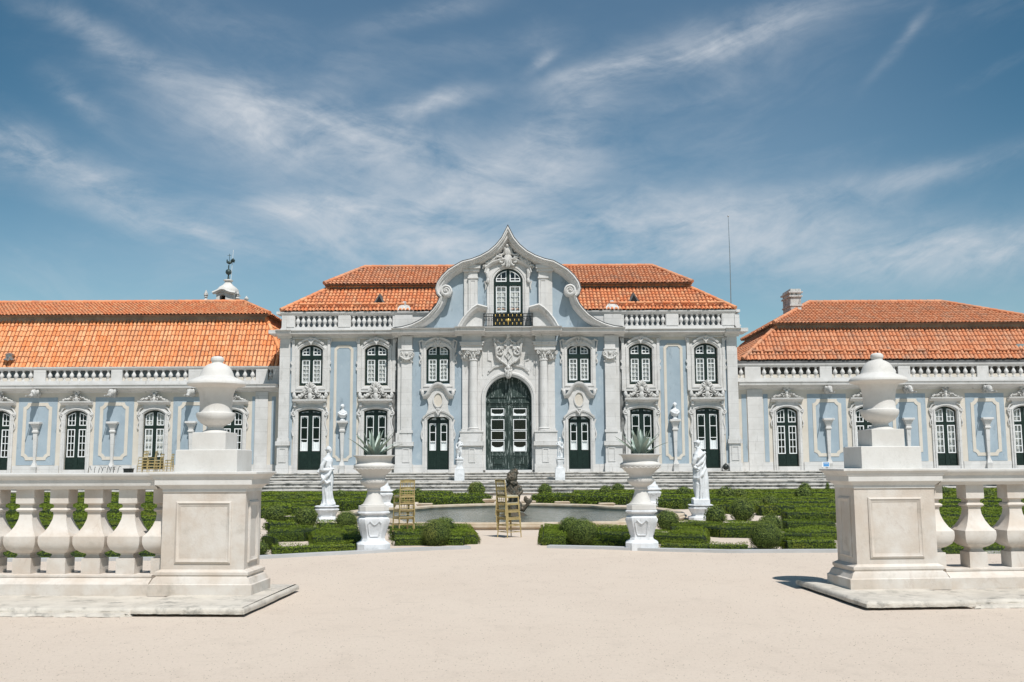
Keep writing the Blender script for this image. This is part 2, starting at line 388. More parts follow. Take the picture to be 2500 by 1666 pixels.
def fuse(mb, name, voxel, mat, parent=None, smooth_it=2):
    # joins every overlapping solid of mb into one continuous surface
    me = mb.mesh(name+'_raw', 0, ox=0); o = bpy.data.objects.new(name+'_raw', me); COL.objects.link(o)
    r = o.modifiers.new('r', 'REMESH'); r.mode = 'VOXEL'; r.voxel_size = voxel
    if smooth_it:
        s_ = o.modifiers.new('s', 'SMOOTH'); s_.factor = .5; s_.iterations = smooth_it
    dg = bpy.context.evaluated_depsgraph_get(); dg.update()
    me2 = bpy.data.meshes.new_from_object(o.evaluated_get(dg)); me2.name = name
    bpy.data.objects.remove(o); bpy.data.meshes.remove(me)
    me2.materials.clear()
    me2.polygons.foreach_set('use_smooth', [True]*len(me2.polygons)); me2.update()
    return link(name, me2, mat, parent)
def arc(cx, hw, zs, zt, n=10):
    # arch points from right spring to left spring
    h = max(zt-zs, 1e-3); R = (hw*hw+h*h)/(2*h); a = math.asin(min(1, hw/R)) if h <= hw else PI-math.asin(min(1, hw/R))
    return [(cx+R*math.sin(a-2*a*i/n), zt-R+R*math.cos(a-2*a*i/n)) for i in range(n+1)]
def opening(cx, hw, z0, zs, zt, n=10):
    return [(cx-hw, z0), (cx+hw, z0)]+arc(cx, hw, zs, zt, n)
def flat_ring(mb, outer, inner, y, d):
    """flat raised band between two outlines with as many points each"""
    n = len(outer); vs = [(x, y-d, z) for x, z in outer]+[(x, y-d, z) for x, z in inner]+[(x, y, z) for x, z in outer]+[(x, y, z) for x, z in inner]
    fs = []
    for i in range(n):
        j = (i+1) % n; fs += [(i, j, n+j, n+i), (i, 2*n+i, 2*n+j, j), (n+i, n+j, 3*n+j, 3*n+i)]
    return mb.add(vs, fs)
def notch_frame(mb, c, a, zl, zh, r, t, y, d, top_notch=True, n=6):
    O, I = [], []; q = math.asin(t/(r+t))
    cs = [(c-a, zl, PI/2), (c+a, zl, PI)]+([(c+a, zh, -PI/2), (c-a, zh, 0)] if top_notch else [])
    for x, z, a0 in cs:
        for i in range(n+1):
            b = a0-PI/2*i/n; O.append((x+r*math.cos(b), z+r*math.sin(b))); b = a0-q-(PI/2-2*q)*i/n; I.append((x+(r+t)*math.cos(b), z+(r+t)*math.sin(b)))
    if not top_notch:
        k = t*.42; O += [(c+a, zh-r), (c+a-r, zh), (c-a+r, zh), (c-a, zh-r)]; I += [(c+a-t, zh-r-k), (c+a-r-k, zh-t), (c-a+r+k, zh-t), (c-a+t, zh-r-k)]
    return flat_ring(mb, O, I, y, d)
def wall_with_holes(mb, outer, holes, y, reveal):
    polys = [[Vector((x, z, 0)) for x, z in outer]]+[[Vector((x, z, 0)) for x, z in h] for h in holes]
    flat = [p for pl in polys for p in pl]
    tris = tessellate_polygon(polys)
    mb.add([(p.x, y, p.y) for p in flat], [tuple(t) for t in tris])
    for h in holes:
        n = len(h); mb.add([(x, y, z) for x, z in h]+[(x, y+reveal, z) for x, z in h], [(i, (i+1)%n, (i+1)%n+n, i+n) for i in range(n)])
    return mb
def spiral(cx, cz, r0, turns, a0, y, sgn=1, n=18, r1=.12):
    return [(cx+(r0*(1-t*(1-r1)))*math.cos(a0+sgn*turns*2*PI*t), y, cz+(r0*(1-t*(1-r1)))*math.sin(a0+sgn*turns*2*PI*t)) for t in [i/n for i in range(n+1)]]
# ================================================================== ground and setting
random.seed(7)
g = MB().add([(-400, -60, 0), (400, -60, 0), (400, 700, 0), (-400, 700, 0)], [(0, 1, 2, 3)])
tag(g.build('ground', 'gravel', smooth=0), kind='structure')
# ------------------------------------------------------------------ generic facade pieces (local metres, y<0 towards the garden)
SURR = [(0, -.02), (0, .05), (.03, .08), (.08, .08), (.10, .11), (.17, .11), (.19, .07), (.30, .07), (.30, -.02)]
def surround_prof(w):
    return [(0, -.02), (0, .05), (.03, .08), (w*.28, .08), (w*.33, .115), (w*.55, .115), (w*.62, .07), (w, .07), (w, -.02)]
def window(root, cx, z0, zs, zt, hw, y, ztr, rows=4, wood='green', curtain=True, arcn=10, lower=None):
    """casement window in its opening: green frame > sash, pane, curtain"""
    yf = y+.16
    fw = .085
    f = MB()
    op = [(cx+hw-.001, z0+.001)]+arc(cx, hw-.001, zs, zt-.001, arcn)+[(cx-hw+.001, z0+.001)]
    f.mould(op, [(0, 0), (0, .06), (-fw, .06), (-fw, 0)], yf)
    f.box(cx-hw+fw*.9, cx+hw-fw*.9, yf-.055, yf, z0+.002, z0+.11)
    f.box(cx-.075, cx+.075, yf-.075, yf-.001, z0+.1, zt-.04)
    f.box(cx-hw+fw*.9, cx+hw-fw*.9, yf-.085, yf-.002, ztr-.09, ztr+.09)
    fo = f.build('window', wood, root)
    lw = hw-fw-.075
    for sg in (-1, 1):
        s = MB()
        xa, xb = cx+sg*.085, cx+sg*(hw-fw-.03)
        xl, xr = min(xa, xb), max(xa, xb)
        zb, zu = z0+.16, ztr-.12
        b = .05
        for q in ((xl, xl+b, zb, zu), (xr-b, xr, zb, zu), (xl+b, xr-b, zb, zb+b*1.3), (xl+b, xr-b, zu-b, zu)):
            s.box(q[0], q[1], yf-.05, yf-.012, q[2], q[3])
        s.box((xl+xr)/2-.012, (xl+xr)/2+.012, yf-.045, yf-.014, zb+b, zu-b)
        for r in range(1, rows+1):
            z = zb+b+(zu-zb-2*b)*r/(rows+1)
            t = .035 if r == rows and rows > 3 and lower is None else .01
            s.box(xl+b, xr-b, yf-.048, yf-.013, z-t/2-.005, z+t/2+.005)
        # fanlight
        zb = ztr+.12; h = max(zt-zs, .02); R = (hw*hw+h*h)/(2*h); zc = zt-R
        top = lambda x: min(zc+math.sqrt(max(R*R-(x-cx)**2, 0))-.1, 99)
        xs = [xl+(xr-xl)*i/6 for i in range(7)]
        s.mould([(x, top(x)) for x in xs], [(0, .05), (.055, .05), (.055, .012), (0, .012)], yf)
        s.box(xl, xl+.05, yf-.049, yf-.013, zb, top(xl)-.02); s.box(xr-.05, xr, yf-.049, yf-.013, zb, top(xr)-.02)
        s.box(xl+.05, xr-.05, yf-.05, yf-.012, zb, zb+.06)
        xm = (xl+xr)/2; s.box(xm-.016, xm+.016, yf-.046, yf-.014, zb+.05, top(xm)-.03)
        zm = zb+(min(top(xl), top(xr))-zb)*.55+.03; s.box(xl+.04, xr-.04, yf-.047, yf-.015, zm-.018, zm+.018)
        s.build('sash', 'white', fo)
    pl_ = [(cx-hw+.05, z0+.06), (cx+hw-.05, z0+.06)]+arc(cx, hw-.05, zs, zt-.05, 8); gp = MB().add([(x, yf-.006, z) for x, z in pl_], [tuple(range(len(pl_)))])
    gp.build('pane', 'glass', fo, 0)
    if curtain:
        c = MB(); 
        for sg in (-1, 1):
            n = 14; x0 = cx+sg*.06; x1 = cx+sg*(hw-.06); zl = z0+.05; zh = ztr-.05 if random.random() < .7 else zt-.12
            gap = random.choice((0, .0, .12))
            vs = []
            for i in range(n+1):
                x = x0+sg*gap*0+(x1-x0)*i/n; yy = yf+.13+.025*math.sin(i*1.9+cx)+.01*math.sin(i*4.3)
                vs += [(x, yy, zl), (x, yy, zh)]
            c.add(vs, [(2*i, 2*i+2, 2*i+3, 2*i+1) for i in range(n)])
        c.build('curtain', 'curtain', fo)
    return fo
def scallop(x0, x1, z0, z1, y, up=True, n=12, dip=.09):
    xs = [x0+(x1-x0)*i/n for i in range(n+1)]
    if up: tops = [z1-dip*math.sin(PI*i/n)**1.5+.03*abs(math.cos(2*PI*i/n)) for i in range(n+1)]
    vs = []
    for i, x in enumerate(xs):
        yy = y+.012*math.sin(i*2.1)
        if up: vs += [(x, yy, z0), (x, yy, tops[i])]
        else: vs += [(x, yy, z0+dip*(.4+.3*math.cos(4*PI*i/n))), (x, yy, z1)]
    return vs, [(2*i, 2*i+2, 2*i+3, 2*i+1) for i in range(n)]
def glazed_door(root, cx, z0, zs, zt, hw, y, grid=None, ztr=None, panel_h=.95, cafe=True, curtain=False):
    """double door with glazed leaves: green wood > sash, pane, curtain"""
    yf = y+.17; fw = .05 if grid else .075
    ztr = ztr or zs-.12
    f = MB()
    op = [(cx+hw-.001, z0+.001)]+arc(cx, hw-.001, zs, zt-.001, 8)+[(cx-hw+.001, z0+.001)]
    f.mould(op, [(0, 0), (0, .07), (-fw, .07), (-fw, 0)], yf)
    f.box(cx-.085, cx+.085, yf-.075, yf-.001, z0+.01, zt-.03)
    f.box(cx-hw+fw*.9, cx+hw-fw*.9, yf-.08, yf-.002, ztr-.06, ztr+.06)
    cu = MB(); zg = z0+panel_h; shs = []
    for sg in (-1, 1):
        sh = MB(); shs.append(sh)
        xa, xb = cx+sg*.084, cx+sg*(hw-fw+.005); xl, xr = min(xa, xb), max(xa, xb)
        f.box(xl, xr, yf-.045, yf-.003, z0+.01, zg)                      # solid lower panel
        f.box(xl+.07, xr-.07, yf-.062, yf-.04, z0+.12, z0+panel_h*.46); f.box(xl+.07, xr-.07, yf-.062, yf-.04, z0+panel_h*.56, zg-.1)
        f.box(xl+.12, xr-.12, yf-.075, yf-.06, z0+.2, z0+panel_h*.4)
        gl, gr = (xl+.012, xr-.012) if grid else (xl+.035, xr-.035)
        zb, zu = zg+.03, ztr-.1
        b = .035 if not grid else .045
        for q in ((gl, gl+b, zb, zu), (gr-b, gr, zb, zu), (gl+b, gr-b, zb, zb+b), (gl+b, gr-b, zu-b, zu)): sh.box(q[0], q[1], yf-.06, yf-.012, q[2], q[3])
        f.box(xl, gl, yf-.05, yf-.004, zg, ztr-.06); f.box(gr, xr, yf-.05, yf-.004, zg, ztr-.06); f.box(gl, gr, yf-.05, yf-.004, zu, ztr-.06)
        rows = (grid or 2)
        for r in range(1, rows+1):
            z = zb+(zu-zb)*r/(rows+1); sh.box(gl+b, gr-b, yf-.055, yf-.014, z-.017, z+.017)
        if grid: sh.box((gl+gr)/2-.014, (gl+gr)/2+.014, yf-.05, yf-.016, zb+b, zu-b)
        # light over the transom
        zb2 = ztr+.08; h = max(zt-zs, .02); R = (hw*hw+h*h)/(2*h); zc = zt-R
        top = lambda x: zc+math.sqrt(max(R*R-(x-cx)**2, 0))-.1
        xs = [gl+(gr-gl)*i/5 for i in range(6)]
        sh.mould([(x, top(x)) for x in xs], [(0, .05), (b, .05), (b, .012), (0, .012)], yf)
        sh.box(gl, gl+b, yf-.05, yf-.013, zb2, top(gl)-.02); sh.box(gr-b, gr, yf-.05, yf-.013, zb2, top(gr)-.02); sh.box(gl+b, gr-b, yf-.05, yf-.012, zb2, zb2+b)
        if grid:
            xm = (gl+gr)/2; sh.box(xm-.014, xm+.014, yf-.047, yf-.015, zb2+.03, top(xm)-.03); zm = (zb2+min(top(gl), top(gr)))/2; sh.box(gl+b, gr-b, yf-.046, yf-.016, zm-.014, zm+.014)
        if cafe:
            cu.add(*scallop(gl, gr, zb, zb+.52, yf+.012)); cu.add(*scallop(gl, gr, zu-.14, zu, yf+.012, up=False, dip=.12))
            cu.add(*scallop(gl, gr, zb2, zb2+.19, yf+.012, dip=.05))
        if curtain:
            n = 12; vs = []
            for i in range(n+1):
                x = gl+(gr-gl)*i/n; yy = yf+.1+.025*math.sin(i*2.2); vs += [(x, yy, zb), (x, yy, zt-.1)]
            cu.add(vs, [(2*i, 2*i+2, 2*i+3, 2*i+1) for i in range(n)])
    fo = f.build('door', 'green', root)
    for sh in shs: sh.build('sash', 'white', fo)
    pl_ = [(cx-hw+.06, zg), (cx+hw-.06, zg)]+arc(cx, hw-.06, zs, zt-.06, 8); gp = MB().add([(x, yf-.006, z) for x, z in pl_], [tuple(range(len(pl_)))]); gp.build('pane', 'glass', fo, 0)
    if cu.v: cu.build('curtain', 'cafe' if cafe else 'curtain', fo)
    return fo
def rocaille(mb, cx, cz, w, h, y, seed=0, side=True):
    """carved shell crest with C-scrolls and leaf sprays, centre bottom at (cx, cz)"""
    R = random.Random(seed)
    for k in range(7):                                              # shell fan
        a = PI*(.12+.76*k/6); r = h*.34
        mb.ell((cx+math.cos(a)*r*.62, y-.07, cz+h*.62+math.sin(a)*r), (h*.075, .05, h*.16), 8, 5, roty=PI/2-a)
    mb.ell((cx, y-.06, cz+h*.52), (h*.16, .09, h*.2), 10, 6)
    mb.ell((cx, y-.08, cz+h*.2), (h*.15, .08, h*.24), 10, 6)
    for s in (-1, 1):
        mb.tube(spiral(cx+s*h*.27, cz+h*.52, h*.2, 1.3, PI*.5, y-.06, s, 18), [h*.05*(1-.5*i/18) for i in range(19)], 6)
        mb.tube(spiral(cx+s*h*.22, cz+h*.16, h*.15, 1.2, -PI*.5, y-.06, -s, 16), h*.042, 6)
        if side:
            n = 9
            for k in range(n):
                t = k/(n-1); x = cx+s*(h*.36+(w/2-h*.36)*t); z = cz+h*(.3*(1-t)**1.3+.06)+R.uniform(-.02, .02)
                a = R.uniform(-.9, .9)
                mb.ell((x, y-.05-R.random()*.05, z+R.uniform(0, h*.09)), (h*R.uniform(.05, .09), .05, h*R.uniform(.07, .12)), 7, 5, roty=a+s*.6)
            mb.tube([(cx+s*(h*.3+(w/2-h*.3)*t), y-.04, cz+h*(.34*(1-t)**1.5)) for t in [i/8 for i in range(9)]], [h*.04*(1-.5*i/8) for i in range(9)], 6)
    return mb
def swag(mb, cx, cz, y, k=1.0):
    """small leaf keystone"""
    for s in (-1, 0, 1): mb.ell((cx+s*.09*k, y-.09, cz+(.04 if s else .1)*k), (.055*k, .06, .13*k), 8, 5, roty=s*.5)
    mb.ell((cx, y-.12, cz+.2*k), (.1*k, .06, .05*k), 8, 5); mb.ell((cx, y-.1, cz-.08*k), (.05*k, .05, .1*k), 8, 5)
    for s in (-1, 1): mb.tube(spiral(cx+s*.1*k, cz+.2*k, .06*k, 1.1, PI/2, y-.08, s, 10), .02*k, 5)
    return mb
def baluster_mesh(h, r, flip=False, n=8):
    p = [(.75, 0), (.75, .1), (.5, .12), (.42, .2), (.62, .3), (.95, .42), (1.0, .5), (.8, .62), (.45, .76), (.36, .82), (.5, .85), (.5, .88), (.38, .9), (.7, .92), (.7, 1)]
    if flip: p = [(a, 1-b) for a, b in p[::-1]]
    m = MB(); m.lathe([(a*r, b*h) for a, b in p], n, rot=PI/n)
    return m.mesh('baluster', 40, ox=0)
# roofs ------------------------------------------------------------
def tile_field(mb, e0, e1, t0, t1, wcol=.2, lrow=.36, r=.085):
    """barrel tiles on the slope between eave e0-e1 and top t0-t1 (trapezoid)"""
    e0, e1, t0, t1 = map(Vector, (e0, e1, t0, t1)); ex = (e1-e0); Lx = ex.length; ex = ex/Lx
    up = (t0-e0); up = up-ex*up.dot(ex); S = up.length; up = up/S; nrm = ex.cross(up)
    if nrm.z < 0: nrm = -nrm
    a0 = (t0-e0).dot(ex); a1 = (t1-e0).dot(ex)
    n = max(1, int(Lx/wcol)); w_ = Lx/n; rows = max(1, round(S/lrow)); lr = S/rows
    seg = 5
    for i in range(n):
        x = (i+.5)*w_; jx = random.uniform(-.014, .014)
        for k in range(rows):
            s0 = k*lr; xm = x
            tm = (s0+lr*.5)/S
            if xm < a0*tm-.02 or xm > Lx+(a1-Lx)*tm+.02: continue
            lift0, lift1 = .052, .016
            rr0 = r*random.uniform(.97, 1.04); rr1 = rr0*.84; j2 = random.uniform(-.012, .012); sl_ = random.uniform(-.03, .025)
            vs = []
            for s_, rr, lf, q in ((s0-.05+sl_, rr0, lift0, j2), (s0+lr+.02, rr1, lift1, 0)):
                for a in range(seg):
                    th = PI*a/(seg-1); vs.append(e0+ex*(x+jx+q-math.cos(th)*rr)+up*s_+nrm*(lf+math.sin(th)*rr*.85-.03))
            for a in range(seg):
                th = PI*a/(seg-1); vs.append(e0+ex*(x+jx+j2-math.cos(th)*rr0*.8)+up*(s0-.05+sl_)+nrm*(lift0+math.sin(th)*rr0*.62-.03))
            fs = [(a, a+1, seg+a+1, seg+a) for a in range(seg-1)]+[(a, 2*seg+a, 2*seg+a+1, a+1) for a in range(seg-1)]
            mb.add(vs, fs, tint=min(1, max(0, random.gauss(.42, .36))))
    return mb
def ridge_tiles(mb, a, b, r=.11, L_=.42):
    a, b = Vector(a), Vector(b); d = b-a; n = max(1, int(d.length/L_)); 
    for i in range(n):
        p, q = a+d*(i/n), a+d*((i+1.08)/n)
        mb.tube([p, q], [r, r*.86], 8)
def hip_tier(root, xl, xr, yf, yb, ze, xl2, xr2, yf2, yb2, zt, mat, name='roof', left=True, right=True, ridge=True, wcol=.2, lrow=.36):
    E = [(xl, yf, ze), (xr, yf, ze), (xr, yb, ze), (xl, yb, ze)]; T = [(xl2, yf2, zt), (xr2, yf2, zt), (xr2, yb2, zt), (xl2, yb2, zt)]
    b = MB(); b.add(E+T, [(0, 1, 5, 4), (1, 2, 6, 5), (2, 3, 7, 6), (3, 0, 4, 7)]+([(4, 5, 6, 7)] if yb2 > yf2+.01 else []))
    bo = b.build(name, 'channel', root, 0)
    t = MB(); tile_field(t, E[0], E[1], T[0], T[1], wcol, lrow)
    if right: tile_field(t, E[1], E[2], T[1], T[2], wcol, lrow)
    if left: tile_field(t, E[3], E[0], T[3], T[0], wcol, lrow)
    up = lambda p: (p[0], p[1], p[2]+.06)
    for i in (0, 1): ridge_tiles(t, up(E[i]), up(T[i]))
    for i in (2, 3): ridge_tiles(t, up(E[i]), up(T[i]))
    if ridge:
        ridge_tiles(t, up(T[0]), up(T[1]), .12)
    t.build('tiles', mat, bo, 50)
    return bo
def entablature(mb, x0, x1, zb, prof, y, ret=.3):
    """horizontal moulding between x0 and x1, profile (z, d)"""
    n = len(prof)
    vs = [(x0, y-d, zb+z) for z, d in prof]+[(x1, y-d, zb+z) for z, d in prof]
    vs = [(x0-(d if ret else 0)*0, yy, z) for (x0, yy, z), d in zip(vs[:n], [0]*n)]+vs[n:]
    mb.add(vs, [(i, (i+1)%n, (i+1)%n+n, i+n) for i in range(n)]+[tuple(range(n)), tuple(range(2*n-1, n-1, -1))])
    return mb
CORN = [(0, -.05), (0, .05), (.04, .1), (.06, .2), (.05, .34), (.17, .36), (.19, .4), (.23, .42), (.25, -.05)]
# ================================================================== central pavilion
random.seed(11)
CK = 55.5/52; CZ = EYE-.45*CK
CR = empty('palace_pavilion', (-.203, 55.5, CZ), 0, CK)
tag(CR, 'two-storey blue and white baroque palace pavilion with a curved gable', 'palace')
YB = -.35                                    # front plane of the middle bay
# outer bay walls
holes = []
for s in (-1, 1):
    for c in (10.36, 6.93):
        holes.append(opening(s*c, .61, .15, 3.17, 3.29)); holes.append(opening(s*c, .605, 4.52, 6.41, 6.68))
for s in (-1, 1):
    wl = MB(); hs = [h for h in holes if (h[0][0] > 0) == (s > 0)]
    wall_with_holes(wl, [(s*5.6, 0), (s*11.96, 0), (s*11.96, 7.5), (s*5.6, 7.5)][::s], hs, 0, .34)
    wl.add([(s*11.96, 0, 0), (s*11.96, 10, 0), (s*11.96, 10, 8.45), (s*11.96, .3, 8.45), (s*11.96, .3, 7.5), (s*11.96, 0, 7.5)], [(0, 1, 2, 3, 4, 5)])
    wl.build('wall', 'cream', CR, 0)
# middle bay wall (blue) with openings
mh = [opening(s*3.67, .61, 4.58, 6.33, 6.63) for s in (-1, 1)]+[opening(s*3.65, .56, .14, 2.69, 2.93) for s in (-1, 1)]+[opening(0, 1.19, .11, 3.73, 4.93, 20)]
wl = MB(); wall_with_holes(wl, [(-5.74, 0), (5.74, 0), (5.74, 7.3), (-5.74, 7.3)], mh, YB, .34)
for s in (-1, 1): wl.add([(s*5.74, YB, 0), (s*5.74, .3, 0), (s*5.74, .3, 7.3), (s*5.74, YB, 7.3)], [(0, 1, 2, 3)])
wl.build('wall', 'blue', CR, 0)
it = MB(); it.add([(-11.9, .34, 0), (11.9, .34, 0), (11.9, 5, 0), (-11.9, 5, 0), (-11.9, .34, 8.2), (11.9, .34, 8.2), (11.9, 5, 8.2), (-11.9, 5, 8.2)], [(0, 1, 2, 3), (3, 2, 6, 7), (0, 3, 7, 4), (1, 2, 6, 5)])
it.add([(-11.9, .6, 4.0), (11.9, .6, 4.0), (11.9, 5, 4.0), (-11.9, 5, 4.0)], [(0, 1, 2, 3)])
it.build('interior', 'dark', CR, 0)
bk = MB().add([(-11.96, 10, 0), (11.96, 10, 0), (11.96, 10, 8.4), (-11.96, 10, 8.4)], [(0, 1, 2, 3)]); bk.build('back_wall', 'cream', CR, 0)
# dark weathered strips beside the middle bay
for s in (-1, 1):
    m_ = MB(); m_.box(s*5.745, s*6.35, -.016, .0, .39, 7.0); m_.box(s*6.35, s*7.85, -.012, .0, 3.86, 4.2); m_.box(s*9.5, s*11.2, -.012, .0, 3.86, 4.2); m_.build('stained_wall', 'black_stain', CR, 0)
# plinth course, corner pilasters
for s in (-1, 1):
    m_ = MB(); 
    for a, b in ((6.3, 6.93-.63), (6.93+.63, 10.36-.63), (10.36+.63, 11.5)):
        if b > a+.05: MB().box(s*a, s*b, -.035, 0, 0, .39).build('plinth', 'stone', CR)
    for a, b in ((2.5, 3.65-.58), (3.65+.58, 5.02)): MB().box(s*a, s*b, YB-.035, YB, 0, .39).build('plinth', 'stone', CR)
    m_ = MB(); xo, xi = s*11.99, s*11.45
    m_.box(s*11.45, s*11.99, -.12, .6, 1.8, 7.05)
    m_.box(s*11.40, s*12.06, -.18, .62, 0, .4); m_.box(s*11.43, s*12.02, -.15, .61, .4, 1.42); m_.box(s*11.36, s*12.1, -.23, .64, 1.42, 1.64); m_.box(s*11.42, s*12.03, -.15, .61, 1.64, 1.8)
    m_.mould([(s*11.54, .55), (s*11.92, .55), (s*11.92, 1.3), (s*11.54, 1.3)][::s], [(0, 0), (0, .03), (-.05, .03), (-.05, 0)], -.15, True)
    for z in (2.3, 2.95, 3.6, 4.25, 4.9, 5.55, 6.2): m_.box(s*11.452, s*11.988, -.123, -.1, z, z+.55)
    m_.build('pilaster', 'stone', CR)
    MB().box(s*11.29, s*11.45, -.008, 0, .39, 6.95).build('blue_panel', 'blue', CR, 0)
    # panel between the windows
    MB().box(s*7.945, s*9.345, -.008, 0, .39, 6.85).build('blue_panel', 'blue', CR, 0)
    c = s*8.645; a = .5; zl, zh = .6, 6.66
    notch_frame(MB_ := MB(), c, a, zl, zh, .2, .14, 0, .03, False); MB_.build('panel_frame', 'cream', CR, 0)
# windows, doors and their surrounds in the outer bays
orn_l = MB(); rocaille(orn_l, 0, 0, 1.5, .85, 0, 3); ORN = orn_l.mesh('ornament', 60, ox=0)
for s in (-1, 1):
    for c in (10.36, 6.93):
        x = s*c
        window(CR, x, 4.52, 6.41, 6.68, .605, 0, 6.01, rows=4)
        m_ = MB(); m_.mould([(x-.605, 4.5), (x+.605, 4.5)]+arc(x, .605, 6.41, 6.68, 12), surround_prof(.30), 0, True)
        m_.mould(arc(x, .62, 6.66, 6.93, 10), [(0, 0), (0, .16), (.1, .18), (.12, 0)], 0)
        m_.box(x-.98, x+.98, -.1, 0, 6.98, 7.03); m_.mould(arc(x, .36, 4.22, 4.55, 10), [(-.16, 0), (-.16, .15), (.05, .18), (.08, .1), (.08, 0)], 0)
        m_.box(x-.95, x-.3, -.16, 0, 4.17, 4.25); m_.box(x+.3, x+.95, -.16, 0, 4.17, 4.25)
        for q in (-1, 1):
            m_.box(x+q*.93-.07, x+q*.93+.07, -.1, 0, 4.17, 6.95)
            m_.tube([(x+q*(.99+.05*math.sin(t*9)), -.08, 5.3+t*.5) for t in [i/8 for i in range(9)]], .035, 5)
            m_.ell((x+q*.83, -.12, 4.02), (.1, .1, .17), 8, 6); m_.tube(spiral(x+q*.83, 4.02, .08, 1, 0, -.2, q, 10), .02, 5)
            m_.tube([(x+q*.98, -.06, 6.75), (x+q*1.06, -.09, 6.9), (x+q*1.02, -.09, 7.0)], .035, 5)
        swag(m_, x, 6.82, -.06)
        m_.build('window_surround', 'stone', CR)
        glazed_door(CR, x, .15, 3.17, 3.29, .61, 0)
        m_ = MB(); m_.mould([(x+.61, 0)]+arc(x, .61, 3.17, 3.29, 12)+[(x-.61, 0)], surround_prof(.25), 0)
        m_.box(x-.6, x+.6, -.08, .3, 0, .148); m_.box(x-.72, x+.72, -.06, 0, 3.35, 3.605)
        for q in (-1, 1):
            m_.tube(spiral(x+q*.84, 3.05, .13, 1.3, PI/2, -.1, -q, 16), [.05*(1-.5*i/16) for i in range(17)], 6)
            m_.tube([(x+q*(.86+.05*math.sin(t*7)), -.07, 1.9+t*1.05) for t in [i/9 for i in range(10)]], .04, 6)
            m_.tube([(x+q*.9, -.08, 3.2), (x+q*.8, -.09, 3.4), (x+q*.66, -.09, 3.5)], .045, 6)
            m_.box(x+q*.78-.06, x+q*.78+.06, -.2, 0, 3.42, 3.62)
        m_.build('door_surround', 'stone', CR)
        m_ = MB(); entablature(m_, x-.88, x+.88, 3.6, [(0, 0), (0, .12), (.08, .2), (.1, .34), (.16, .36), (.2, .36), (.22, 0)], 0); m_.build('door_hood', 'stone', CR)
        link('ornament', ORN, 'carved', CR, (x-OX, -.1, 3.79))
# cornice, attic and balustrades of the outer bays
BAL = [baluster_mesh(.59, .125, f) for f in (False, True)]
for s in (-1, 1):
    m_ = MB(); entablature(m_, s*5.9, s*11.99, 7.02, [(0, 0), (0, .03), (.12, .06), (.15, .16), (.2, .3), (.2, .42), (.33, .44), (.36, .5), (.39, .5), (.41, 0)], 0)
    entablature(m_, s*11.36, s*12.12, 7.02, [(0, 0), (0, .15), (.12, .18), (.15, .28), (.2, .42), (.2, .56), (.335, .58), (.365, .66), (.395, .66), (.415, 0)], 0)
    m_.box(s*12.12, s*12.5, -.6, .8, 7.22, 7.4); m_.build('cornice', 'stone', CR)
    m_ = MB(); m_.box(s*4.2, s*11.9, -.05, .9, 7.43, 7.62); m_.box(s*5.3, s*11.9, -.1, .9, 7.42, 7.5); m_.box(s*3.5, s*5.2, -.02, .5, 7.4, 8.3)
    for a, b in ((11.27, 11.93), (8.33, 8.95), (5.05, 5.97)): m_.box(s*a, s*b, -.08, .3, 7.62, 8.24)
    for a, b in ((11.24, 11.3), (8.92, 8.98), (8.3, 8.36), (5.97, 6.1)): m_.box(s*a, s*b, -.05, .28, 7.62, 8.23)
    m_.mould([(s*12.06, 7.42), (s*11.93, 7.6), (s*11.92, 8.2)][::s], [(0, .12), (.25*s, .12), (.25*s, -.6), (0, -.6)], 0)
    m_.build('attic_pier', 'stone', CR)
    m_ = MB(); entablature(m_, s*3.5, s*12.0, 8.22, [(0, -.3), (0, .05), (.05, .08), (.1, .13), (.17, .15), (.2, .15), (.22, -.3)], 0)
    m_.box(s*12.0, s*12.2, -.2, .6, 8.3, 8.43); m_.build('attic_rail', 'stone', CR)
    MB().box(s*6.0, s*11.3, .42, .5, 7.62, 8.25).build('attic_wall', 'blue', CR, 0)
    for x0, x1 in ((8.98, 11.24), (6.1, 8.3)):
        for i in range(8):
            link('baluster', BAL[i % 2], 'stone', CR, (s*(x0+(x1-x0)*(i+.5)/8)-OX, .04, 7.625))
    # stone cap on the pier by the gable
    m_ = MB(); m_.lathe([(.52, 8.44), (.5, 8.5), (.36, 8.6), (.26, 8.75), (.2, 8.78), (.2, 8.82), (.1, 8.84), (.11, 8.95), (.05, 9.0)], c=(s*5.5, .2, 0), sect=[(-1, -.6), (1, -.6), (1, .6), (-1, .6)]); m_.build('pier_cap', 'carved', CR)
